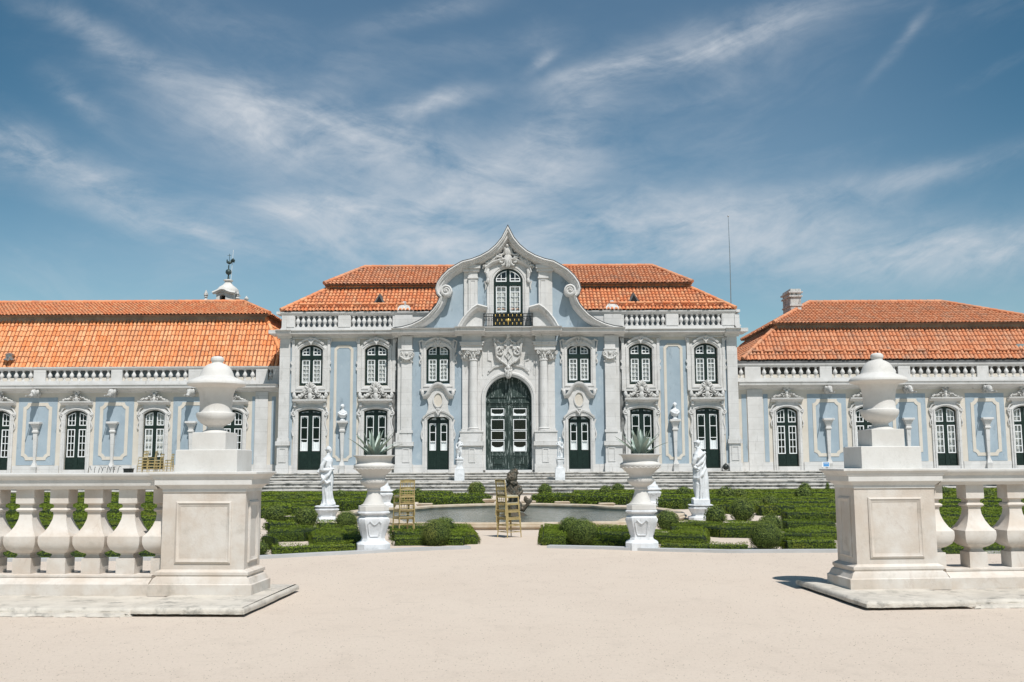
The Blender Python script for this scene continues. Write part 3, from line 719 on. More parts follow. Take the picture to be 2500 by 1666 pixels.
# middle bay: giant pilasters
for s in (-1, 1):
    m_ = MB()
    m_.box(s*5.54, s*5.76, YB-.1, YB, 2.0, 7.05); m_.box(s*5.01, s*5.56, YB-.2, YB, 2.14, 7.05)
    for z in (2.3, 2.98, 3.66, 4.34, 5.02): m_.box(s*5.02, s*5.55, YB-.203, YB-.19, z, z+.62)
    m_.box(s*4.95, s*5.62, YB-.28, YB, 2.02, 2.16); m_.box(s*5.0, s*5.82, YB-.24, YB, 1.57, 2.03); m_.box(s*4.9, s*5.92, YB-.34, YB, 1.35, 1.57)
    m_.box(s*4.98, s*5.84, YB-.24, YB, .4, 1.35); m_.box(s*4.93, s*5.88, YB-.3, YB, 0, .42)
    m_.mould([(s*5.1, .52), (s*5.47, .52), (s*5.47, 1.24), (s*5.1, 1.24)][::s], [(0, 0), (0, .03), (-.05, .03), (-.05, 0)], YB-.24, True)
    m_.box(s*4.95, s*5.62, YB-.28, YB, 6.3, 6.36); m_.box(s*4.98, s*5.6, YB-.25, YB, 6.2, 6.3); m_.box(s*4.96, s*5.6, YB-.24, YB, 5.68, 5.74)
    po = m_.build('pilaster', 'stone', CR)
    c = MB(); x = s*5.28
    c.prism([(x-.27, 5.74), (x+.27, 5.74), (x+.36, 6.08), (x+.38, 6.2), (x-.38, 6.2), (x-.36, 6.08)], YB-.26, YB)
    for q in (-1, 1):
        c.tube(spiral(x+q*.26, 6.05, .13, 1.5, PI/2, YB-.28, -q, 16), [.05*(1-.5*i/16) for i in range(17)], 6)
    c.tube([(x+.28*t, YB-.3, 5.95-.14*(1-t*t)) for t in [-1, -.6, -.2, .2, .6, 1]], .06, 6); c.ell((x, YB-.28, 6.13), (.09, .06, .09), 8, 5)
    for q in range(5): c.ell((x-.2+.1*q, YB-.27, 5.8), (.045, .05, .07), 6, 5)
    c.build('capital', 'carved', po)
    # columns beside the great door
    d = MB(); d.box(s*1.32, s*2.51, YB-.55, YB, 0, .42); d.box(s*1.36, s*2.47, YB-.5, YB, .42, 1.35)
    d.box(s*1.28, s*2.55, YB-.62, YB, 1.35, 1.57); d.box(s*1.34, s*2.49, YB-.52, YB, 1.57, 2.05); d.box(s*1.3, s*2.52, YB-.56, YB, 2.03, 2.1)
    d.mould([(s*1.72, .5), (s*2.05, .5), (s*2.05, 1.22), (s*1.72, 1.22)][::s], [(0, 0), (0, .03), (-.05, .03), (-.05, 0)], YB-.5, True)
    d.build('column_pedestal', 'stone', CR)
    pb = MB(); pb.box(s*2.05, s*2.40, YB-.16, YB, 2.1, 5.8); pb.box(s*1.42, s*1.6, YB-.16, YB, 2.1, 6.3); pb.box(s*2.0, s*2.44, YB-.2, YB, 2.1, 2.22); pb.box(s*2.04, s*2.42, YB-.18, YB, 5.76, 5.8)
    pbo = pb.build('pilaster', 'stone', CR)
    k = MB(); k.lathe([(.3, 2.1), (.3, 2.16), (.26, 2.18), (.29, 2.24), (.24, 2.28), (.225, 2.4), (.225, 4.0), (.205, 5.72), (.24, 5.75), (.24, 5.8), (.2, 5.82), (.2, 6.0)], 24, (s*1.82, YB-.27, 0))
    ko = k.build('column', 'stone', CR, 30)
    for cx_, yy, par in ((s*1.82, YB-.27, ko), (s*2.22, YB-.12, pbo)):
        c = MB(); c.lathe([(.2, 5.8), (.21, 6.0), (.27, 6.16), (.32, 6.22), (.32, 6.28)], 12, (cx_, yy, 0))
        for q in range(10):
            a = 2*PI*q/10; c.ell((cx_+.22*math.cos(a), yy+.22*math.sin(a), 5.94), (.05, .05, .12), 6, 5); c.ell((cx_+.25*math.cos(a+.3), yy+.25*math.sin(a+.3), 6.1), (.05, .05, .09), 6, 5)
        for q in (-1, 1):
            c.tube(spiral(cx_+q*.25, 6.14, .1, 1.3, PI/2, yy-.26, -q, 12), .03, 5)
        c.build('capital', 'carved', par)
    e = MB(); e.box(s*1.36, s*2.44, YB-.5, YB, 6.28, 6.52); e.box(s*1.3, s*2.5, YB-.58, YB, 6.52, 6.64); e.box(s*1.25, s*2.53, YB-.62, YB, 6.64, 6.7); e.box(s*1.4, s*2.42, YB-.48, YB, 6.7, 7.08)
    e.build('entablature_block', 'stone', CR)
# door wall
m_ = MB(); wall_with_holes(m_, [(-1.45, 0), (1.45, 0), (1.45, 7.1), (-1.45, 7.1)], [opening(0, 1.2, .1, 3.73, 4.94, 24)], YB-.12, .13)
m_.build('door_wall', 'stone', CR, 0)
m_ = MB(); m_.mould([(1.19, .1)]+arc(0, 1.19, 3.73, 4.93, 24)+[(-1.19, .1)], [(0, 0), (0, .06), (.05, .1), (.1, .1), (.12, .14), (.2, .14), (.24, .05), (.25, 0)], YB-.12)
m_.box(-1.2, 1.2, YB-.4, YB+.35, 0, .105)
for q in (-1, 1):
    m_.mould([(q*.25, 5.52), (q*.75, 5.42), (q*1.02, 5.2)][::-q], [(-.05, 0), (-.05, .08), (.05, .1), (.05, 0)], YB-.12)
    m_.mould([(q*1.08, 5.05), (q*.86, 5.3), (q*.86, 5.75), (q*1.05, 5.8), (q*1.05, 6.4), (q*.9, 6.52), (q*.55, 6.52)], [(-.025, 0), (-.025, .05), (.025, .05), (.025, 0)], YB-.12)
    m_.mould([(q*1.34, 5.0), (q*1.34, 6.75), (q*1.0, 6.9), (q*.7, 6.9)], [(-.02, 0), (-.02, .04), (.02, .04), (.02, 0)], YB-.12)
m_.build('door_surround', 'stone', CR)
m_ = MB(); m_.ell((0, YB-.28, 5.05), (.2, .12, .26), 10, 6); swag(m_, 0, 5.12, YB-.2, 1.3); m_.ell((0, YB-.3, 5.36), (.11, .11, .12), 8, 6); m_.build('keystone', 'carved', CR)
# cartouche over the door
m_ = MB(); yy = YB-.3
m_.prism([(-.6, 6.78), (-.35, 6.6), (-.15, 6.75), (0, 6.9), (.15, 6.75), (.35, 6.6), (.6, 6.78), (.66, 6.3), (.62, 5.95), (.4, 5.7), (.16, 5.55), (0, 5.4), (-.16, 5.55), (-.4, 5.7), (-.62, 5.95), (-.66, 6.3)], yy, YB-.1)
for s in (-1, 1):
    m_.tube(spiral(s*.66, 6.82, .13, 1.4, 0 if s < 0 else PI, yy-.02, s, 16), .05, 6)
    m_.tube(spiral(s*.42, 6.2, .24, 1.4, PI/2, yy-.03, -s, 22), [.065*(1-.5*i/22) for i in range(23)], 6)
    m_.tube([(s*.78, yy, 6.85), (s*.66, yy-.05, 6.5), (s*.62, yy-.03, 6.15), (s*.62, yy, 5.95), (s*.4, yy-.02, 5.72), (s*.15, yy-.02, 5.56), (0, yy, 5.4)], [.05, .06, .07, .065, .06, .06, .05], 6)
    m_.tube([(0, yy-.02, 6.95), (s*.2, yy-.02, 6.72), (s*.38, yy-.02, 6.64), (s*.6, yy-.02, 6.8), (s*.76, yy-.02, 6.9)], .05, 6)
    for k in range(8): m_.ell((s*(.12+.07*k), yy-.05, 6.5-.05*k+.06*math.sin(k*2)), (.05, .05, .06), 6, 5)
    m_.tube(spiral(s*.18, 5.6, .1, 1.1, PI, yy, s, 10), .035, 5)
m_.mould([(0, 6.2), (.13, 6.02), (0, 5.84), (-.13, 6.02)], [(0, 0), (0, .06), (-.05, .06), (-.05, 0)], yy, True)
for k in range(7):
    a = PI*(.1+.8*k/6); m_.ell((math.cos(a)*.16, yy-.03, 7.1+math.sin(a)*.24), (.045, .06, .14), 7, 5, roty=PI/2-a)
m_.ell((0, yy-.04, 7.05), (.15, .1, .15), 8, 6); m_.ell((0, yy, 5.32), (.09, .09, .2), 8, 6)
for k in range(4): m_.ell((.07*math.cos(k*1.6), yy-.05, 5.2-.05*k), .07, 6, 5)
m_.build('cartouche', 'carved', CR)
# great door
yd = YB+.2; D = MB()
D.mould([(1.189, .11)]+arc(0, 1.189, 3.73, 4.929, 24)+[(-1.189, .11)], [(0, 0), (0, .08), (-.08, .08), (-.08, 0)], yd)
D.prism([(-1.15, 3.65), (1.15, 3.65)]+arc(0, 1.15, 3.73, 4.89, 20), yd-.03, yd)
D.box(-.03, .03, yd-.06, yd, 3.7, 4.9)
for s in (-1, 1):
    D.mould([(s*.14, 3.88), (s*1.02, 3.88)]+[(s*x, z) for x, z in [(.95, 4.2), (.75, 4.48), (.48, 4.66), (.14, 4.72)]], [(-.03, 0), (-.03, .06), (.03, .06), (.03, 0)], yd-.02, True)
D.box(-1.12, 1.12, yd-.1, yd, 3.5, 3.68); D.box(-1.12, 1.12, yd-.13, yd, 3.56, 3.62); D.box(-1.12, 1.12, yd-.08, yd, 3.44, 3.5)
D.lathe([(.001, 0), (.1, .01), (.08, .05), (.001, .07)], 12, (0, 0, 0)) if False else D.ell((0, yd-.12, 3.59), (.1, .05, .1), 10, 6)
leafs = []
cur = MB(); pan = MB(); shs = []
for s in (-1, 1):
    sashes = MB(); shs.append(sashes)
    X = lambda a: s*a
    gx0, gx1 = .23, .92
    lf = D
    for a, b in ((.02, gx0), (gx1, 1.12)): lf.box(X(a), X(b), yd-.06, yd, .12, 3.44)
    for z0, z1 in ((.12, 1.0), (1.0, 1.06), (2.72, 2.9), (3.28, 3.44)): lf.box(X(gx0), X(gx1), yd-.06, yd, z0, z1)
    for k, (m0, hgt) in enumerate(((.0, .08), (.09, .1), (.17, .12))):
        lf.mould([(X(.2+m0), .25+m0*.9), (X(.96-m0), .25+m0*.9), (X(.96-m0), .86-m0*.9), (X(.2+m0), .86-m0*.9)][::s], [(0, 0), (0, hgt), (-.04, hgt), (-.04, 0)], yd, True)
    lf.box(X(.4), X(.76), yd-.11, yd, .45, .66)
    lf.mould([(X(.15), 1.0), (X(1.0), 1.0), (X(1.0), 3.38), (X(.15), 3.38)][::s], [(0, 0), (0, .085), (-.04, .085), (-.04, 0)], yd, True)
    for z0, z1 in ((1.06, 1.6), (1.64, 2.12), (2.16, 2.72), (2.9, 3.28)):
        b = .035
        for q in ((gx0, gx0+b, z0, z1), (gx1-b, gx1, z0, z1), (gx0+b, gx1-b, z0, z0+b), (gx0+b, gx1-b, z1-b, z1)): sashes.box(X(q[0]), X(q[1]), yd-.07, yd-.005, q[2], q[3])
    pan.add([(X(gx0), yd+.004, 1.02), (X(gx1), yd+.004, 1.02), (X(gx1), yd+.004, 3.3), (X(gx0), yd+.004, 3.3)], [(0, 1, 2, 3)])
    a, b = sorted((X(gx0), X(gx1)))
    cur.add(*scallop(a, b, 1.06, 1.36, yd+.02, dip=.12)); cur.add(*scallop(a, b, 2.9, 3.04, yd+.02, dip=.07))
D.box(-.06, .06, yd-.1, yd, .12, 3.44); D.box(-1.12, 1.12, yd-.05, yd-.001, 1.6, 1.64); D.box(-1.12, 1.12, yd-.05, yd-.002, 2.12, 2.16)
do = D.build('door', 'worn', CR); [q.build('sash', 'white', do) for q in shs]; pan.build('pane', 'glass', do, 0); cur.build('curtain', 'cafe', do)
# side bays of the middle part
for s in (-1, 1):
    x = s*3.67
    window(CR, x, 4.58, 6.33, 6.63, .61, YB, 5.98, rows=4)
    m_ = MB(); m_.mould([(x-.61, 4.55), (x+.61, 4.55)]+arc(x, .61, 6.33, 6.63, 12), surround_prof(.26), YB, True)
    m_.mould(arc(x, .66, 6.62, 6.9, 10), [(0, 0), (0, .14), (.1, .16), (.12, 0)], YB)
    m_.box(x-.85, x+.85, YB-.06, YB, 6.5, 6.82)
    for q in (-1, 1):
        m_.tube([(x+q*.9, YB-.05, 6.2), (x+q*.93, YB-.06, 6.5), (x+q*.98, YB-.07, 6.78), (x+q*.8, YB-.08, 6.86)], .05, 6)
        m_.tube([(x+q*(.92+.04*math.sin(t*8)), YB-.05, 5.6+.5*t) for t in [i/7 for i in range(8)]], .04, 5)
        m_.box(x+q*.8-.08, x+q*.8+.08, YB-.14, YB, 4.12, 4.3); m_.ell((x+q*.8, YB-.12, 4.1), (.09, .09, .15), 8, 6)
    m_.box(x-.93, x-.28, YB-.13, YB, 4.2, 4.3); m_.box(x+.28, x+.93, YB-.13, YB, 4.2, 4.3)
    m_.mould(arc(x, .32, 4.25, 4.58, 10), [(-.14, 0), (-.14, .15), (.06, .18), (.08, 0)], YB)
    swag(m_, x, 6.72, YB-.06); m_.build('window_surround', 'stone', CR)
    x = s*3.65
    glazed_door(CR, x, .14, 2.69, 2.93, .56, YB, ztr=2.62)
    m_ = MB(); m_.mould([(x+.56, 0)]+arc(x, .56, 2.69, 2.93, 12)+[(x-.56, 0)], surround_prof(.25), YB); m_.box(x-.55, x+.55, YB-.08, YB+.3, 0, .138)
    m_.mould(arc(x, .78, 2.75, 3.12, 10), [(-.02, 0), (-.02, .16), (.06, .18), (.07, 0)], YB)
    bell = [(.8, 2.85), (.62, 3.0), (.52, 3.25), (.5, 3.5), (.56, 3.75), (.72, 3.83)]
    m_.prism([(x+a, b) for a, b in bell]+[(x+.5, 3.95), (x+.3, 4.3), (x, 4.4), (x-.3, 4.3), (x-.5, 3.95)]+[(x-a, b) for a, b in bell[::-1]], YB-.1, YB)
    hd = [(.78, 3.84), (.58, 3.9), (.46, 4.06), (.33, 4.3), (.18, 4.42), (0, 4.46), (-.18, 4.42), (-.33, 4.3), (-.46, 4.06), (-.58, 3.9), (-.78, 3.84)]
    m_.mould([(x+a, b) for a, b in hd], [(-.08, 0), (-.08, .14), (0, .26), (.1, .32), (.13, .32), (.13, 0)], YB)
    m_.mould([(x+.27*math.cos(a), 3.72+.4*math.sin(a)) for a in [2*PI*i/24 for i in range(24)]], [(0, 0), (0, .16), (-.05, .16), (-.05, 0)], YB, True)
    for q in (-1, 1):
        m_.tube([(x+q*(.82+.05*math.sin(t*7)), YB-.05, 1.7+t*1.0) for t in [i/9 for i in range(10)]], .04, 6)
    swag(m_, x, 3.05, YB-.12, .9); m_.build('door_surround', 'stone', CR)
    mo = MB(); mo.add([(x, YB-.1, 3.72)]+[(x+.24*math.cos(a), YB-.104, 3.72+.37*math.sin(a)) for a in [2*PI*i/24 for i in range(24)]], [(0, 1+i, 1+(i+1)%24) for i in range(24)]); mo.build('oval_niche', 'cream', CR, 0)
# main cornice of the middle bay
CP = [(0, 0), (0, .06), (.08, .1), (.1, .24), (.16, .4), (.2, .5), (.2, .58), (.35, .6), (.38, .68), (.42, .7), (.44, 0)]
m_ = MB()
for x0, x1, y in ((-6.05, -2.7, YB), (2.7, 6.05, YB), (-2.75, -1.2, YB-.42), (1.2, 2.75, YB-.42), (-1.25, 1.25, YB-.15)):
    dz = .01 if y == YB-.42 else 0; entablature(m_, x0, x1, 7.0+dz, CP, y)
m_.build('cornice', 'stone', CR)
# gable wall
OUT = [(0, 12.73), (.28, 12.17), (.59, 11.78), (.97, 11.45), (1.41, 11.2), (1.9, 11.01), (2.37, 10.9), (2.72, 10.70), (3.10, 10.46), (3.43, 10.13), (3.65, 9.80), (3.74, 9.49), (3.68, 9.22), (3.52, 9.06)]
LOW = [(3.50, 9.14), (3.56, 8.9), (3.68, 8.65), (3.88, 8.39), (4.18, 8.08), (4.56, 7.81), (4.99, 7.6), (5.48, 7.46), (5.95, 7.40)]
half = OUT[:-2]+[(3.55, 9.1)]+LOW[1:]
gw = [(x*.985, z-.06) for x, z in half]
polyg = gw+[(5.8, 7.35), (-5.8, 7.35)]+[(-x, z) for x, z in gw[::-1][:-1]]
G = MB(); wall_with_holes(G, polyg[::-1], [opening(0, .755, 8.16, 10.05, 10.63, 14)], YB, .3)
n = len(polyg); G.add([(x, YB, z) for x, z in polyg]+[(x, .45, z) for x, z in polyg], [(i, (i+1)%n, (i+1)%n+n, i+n) for i in range(n)]+[tuple(range(n, 2*n))])
G.build('gable_wall', 'blue', CR, 0)
it = MB(); it.add([(-1.2, -.127, 7.5), (1.2, -.127, 7.5), (1.2, -.127, 10.8), (-1.2, -.127, 10.8)], [(0, 1, 2, 3)]); it.build('interior', 'dark', CR, 0)
RK = [(-.04, -.1), (-.04, .62), (.03, .66), (.07, .6), (.10, .60), (.12, .50), (.22, .47), (.24, .38), (.3, .30), (.36, .12), (.36, -.1)]
m_ = MB(); ld = MB()
up = [(-x, z) for x, z in OUT[::-1]]+OUT[1:]
m_.mould(up, RK, YB); ld.mould(up, [(-.07, -.12), (-.07, .63), (-.045, .65), (-.045, -.12)], YB)
for s in (-1, 1):
    lo = [(s*x, z) for x, z in LOW][::s]
    m_.mould(lo, [(o*.9, d*.95) for o, d in RK], YB); ld.mould(lo, [(-.07, -.12), (-.07, .6), (-.045, .62), (-.045, -.12)], YB)
    v = s*3.22
    m_.add(*(lambda q: (q.v, q.f))(MB().mould([(v+.31*math.cos(a), 9.38+.31*math.sin(a)) for a in [2*PI*i/24 for i in range(24)]], [(0, 0), (0, .62), (-.07, .66), (-.1, .6), (-.3, .58), (-.3, 0)], YB, True)))
    m_.tube(spiral(v, 9.38, .27, 1.8, PI/2, YB-.6, -s, 30, .1), [.06*(1-.4*i/30) for i in range(31)], 6); m_.ell((v, YB-.6, 9.38), (.07, .08, .07), 8, 6)
m_.build('gable_cornice', 'stone', CR); ld.build('flashing', 'lead', CR)
# dark recess under the gable tip
MB().prism([(0, 12.2), (.5, 11.55), (1.15, 11.05), (1.55, 10.85), (1.3, 10.5), (-1.3, 10.5), (-1.55, 10.85), (-1.15, 11.05), (-.5, 11.55)], YB-.03, YB-.005) if False else None
# upper pilasters
for s in (-1, 1):
    m_ = MB(); m_.box(s*2.05, s*2.32, YB-.12, YB, 7.42, 10.72); m_.box(s*1.6, s*2.08, YB-.22, YB, 7.42, 10.75)
    m_.box(s*1.56, s*2.12, YB-.27, YB, 10.08, 10.16); m_.box(s*1.5, s*2.36, YB-.3, YB, 10.45, 10.6); m_.box(s*1.45, s*2.42, YB-.38, YB, 10.6, 10.78); m_.box(s*1.55, s*2.12, YB-.27, YB, 7.42, 7.7)
    m_.mould([(s*1.7, 7.85), (s*1.98, 7.85), (s*1.98, 10.0), (s*1.7, 10.0)][::s], [(0, 0), (0, .025), (-.04, .025), (-.04, 0)], YB-.22, True)
    m_.build('pilaster', 'stone', CR)
    # broken segmental pediment
    m_ = MB(); seg = [(2.62, 7.46), (2.4, 7.85), (2.12, 8.22), (1.85, 8.48), (1.6, 8.64), (1.08, 8.5)]
    pf = [(-.02, -.1), (-.02, .62), (.04, .66), (.1, .6), (.16, .58), (.2, .48), (.3, .3), (.32, -.1)]
    pts = [(s*a, b) for a, b in seg]; pf = [(-o, d) for o, d in pf] if s > 0 else pf
    m_.mould(pts, pf, YB-.15)
    m_.prism([(s*2.45, 7.44), (s*2.1, 7.98), (s*1.6, 8.36), (s*1.12, 8.22), (s*1.3, 7.44)], YB-.45, YB-.01)
    m_.build('broken_pediment', 'stone', CR)
# gable window with balcony
window(CR, 0, 8.16, 10.05, 10.63, .755, YB-.1, 9.82, rows=4, arcn=14)
m_ = MB(); m_.mould([(.755, 7.44)]+arc(0, .755, 10.05, 10.63, 16)+[(-.755, 7.44)], surround_prof(.36), YB)
m_.mould([(1.2, 10.4), (1.12, 10.72), (.8, 10.95), (.4, 11.08), (0, 11.12), (-.4, 11.08), (-.8, 10.95), (-1.12, 10.72), (-1.2, 10.4)], [(-.1, 0), (-.1, .2), (0, .3), (.05, .3), (.06, 0)], YB)
m_.prism([(1.1, 10.1), (1.12, 10.7), (.8, 10.9), (.4, 11.03), (0, 11.08), (-.4, 11.03), (-.8, 10.9), (-1.12, 10.7), (-1.1, 10.1)]+arc(0, .95, 10.1, 10.78, 12)[::-1], YB-.06, YB-.001)
for s in (-1, 1):
    m_.tube([(s*1.05, YB-.15, 10.6), (s*1.1, YB-.2, 10.35), (s*1.05, YB-.16, 10.1), (s*1.12, YB-.14, 9.9), (s*1.22, YB-.1, 9.95), (s*1.16, YB-.1, 9.7), (s*1.2, YB-.08, 9.5)], [.09, .1, .07, .08, .06, .05, .03], 6)
    m_.ell((s*1.05, YB-.16, 10.0), (.08, .08, .16), 8, 5)
m_.build('window_surround', 'stone', CR)
m_ = MB(); rocaille(m_, 0, 10.75, 2.3, 1.5, YB-.16, 5, False)
R_ = random.Random(4)
for s in (-1, 1):
    m_.tube([(s*.3, YB-.25, 11.15), (s*.55, YB-.28, 11.22), (s*.75, YB-.26, 11.08), (s*1.1, YB-.24, 10.88), (s*1.3, YB-.2, 10.6)], [.07, .08, .07, .06, .04], 6)
    m_.tube(spiral(s*.42, 11.26, .13, 1.3, -PI/2, YB-.24, s, 14), .045, 6)
    for k in range(16):
        t = k/15; m_.ell((s*(.6+.7*t)+R_.uniform(-.05, .05), YB-.22-R_.random()*.08, 11.28-.62*t**1.3+R_.uniform(-.06, .08)), (R_.uniform(.05, .09), .06, R_.uniform(.05, .09)), 7, 5, roty=R_.uniform(-1, 1))
for k in range(12): m_.ell((R_.uniform(-.22, .22), YB-.25-R_.random()*.05, 11.95+R_.uniform(-.2, .25)), (R_.uniform(.05, .09),)*3, 7, 5)
m_.ell((0, YB-.2, 10.78), (.15, .12, .18), 8, 6)
m_.build('ornament', 'carved', CR)
r_ = MB(); yb = YB-.62
for z in (8.14, 7.5, 8.0): r_.box(-1.27, 1.27, yb-.02, yb+.02, z-.018, z+.018)
for i in range(33):
    x = -1.26+2.52*i/32; r_.box(x-.011, x+.011, yb-.012, yb+.012, 7.48, 8.14)
for s in (-1, 1):
    for z in (8.14, 7.5): r_.box(s*1.25, s*1.29, yb, YB, z-.018, z+.018)
    for k in range(5): r_.box(s*1.26, s*1.28, yb+.1*k, yb+.1*k+.02, 7.5, 8.14)
    for k in range(3): r_.tube(spiral(s*(.85+.17*k), 7.82, .08, 1.2, PI/2, yb-.01, s, 12), .012, 5)
rl = r_.build('balcony_railing', 'iron', CR); MB().box(-.8, .8, yb+.022, yb+.03, 7.52, 8.12).build('railing_panel', 'iron', rl, 0)
gl = MB()
for i in range(7):
    for j, z in enumerate((8.05, 7.8, 7.62)):
        x = -.66+.22*i+(.11 if j % 2 else 0)
        if x < .7: gl.ell((x, yb-.02, z+.03), (.025, .03, .035), 6, 5); gl.ell((x, yb-.02, z-.03), (.02, .03, .03), 6, 5)
gl.ell((0, yb-.03, 7.8), (.07, .04, .09), 8, 6); gl.build('gilt_ornament', 'gilt', rl)
MB().box(-1.3, 1.3, YB-.66, YB, 7.43, 7.47).build('balcony_slab', 'stone', CR)
# brackets carrying the busts
def herm(root, x, y, zt=2.66, name='wall_bracket'):
    m_ = MB(); sq = [(-1, -1), (1, -1), (1, 1), (-1, 1)]
    m_.lathe([(.13, 0), (.13, .34), (.14, .36), (.13, .4), (.06, .62), (.06, .72), (.105, zt-.62), (.105, zt-.56), (.15, zt-.53), (.15, zt-.46), (.115, zt-.42), (.14, zt-.3), (.2, zt-.16), (.2, zt-.12), (.28, zt-.08), (.28, zt), (.25, zt+.015)], c=(x, y-.09, 0), sect=sq)
    return m_.build(name, 'stone', root, 30)
for s in (-1, 1): herm(CR, s*8.645, 0)
# roofs
hip_tier(CR, -12.0, 12.0, -.12, 10.1, 8.47, -9.8, 9.8, 2.2, 8.0, 10.1, 'tile', lrow=.34)
MB().box(-9.75, 9.75, 2.1, 8.0, 10.0, 10.26).build('roof_fascia', 'wood_soffit', CR, 0)
hip_tier(CR, -10.1, 10.1, 1.75, 8.5, 10.24, -8.27, 8.27, 4.3, 6.0, 11.64, 'tile_old', lrow=.34)
MB().box(-10.05, 10.05, 1.8, 8.4, 10.2, 10.238).build('roof_soffit', 'wood_soffit', CR, 0)
for s in (-1, 1):
    sg = MB()
    for i in range(13):
        x = s*(5.4+.47*i); 
        if abs(x) < 11.1: sg.tube([(x, .12, 8.86), (x+.36, .12, 8.86)], .075, 6)
    sg.build('snow_guard', 'tile', CR)
for x in (-6.9, 6.72):
    d = MB(); d.add([(x-.33, .55, 8.93), (x+.33, .55, 8.93), (x, .6, 9.5), (x, 1.6, 9.62), (x-.3, .9, 9.1), (x+.3, .9, 9.1)], [(0, 1, 2), (0, 2, 3), (1, 3, 2), (0, 3, 1)])
    do_ = d.build('dormer', 'lead', CR, 0); MB().prism([(x-.2, 8.98), (x+.2, 8.98), (x, 9.36)], .53, .56).build('dormer_opening', 'dark', do_, 0)
MB().tube([(12.0, 1.0, 8.5), (12.02, 1.0, 11.6), (12.0, 1.0, 13.72)], [.03, .022, .012], 6).ell((12.0, 1.0, 13.75), .045, 8, 6).build('lightning_rod', 'grey_metal', CR)
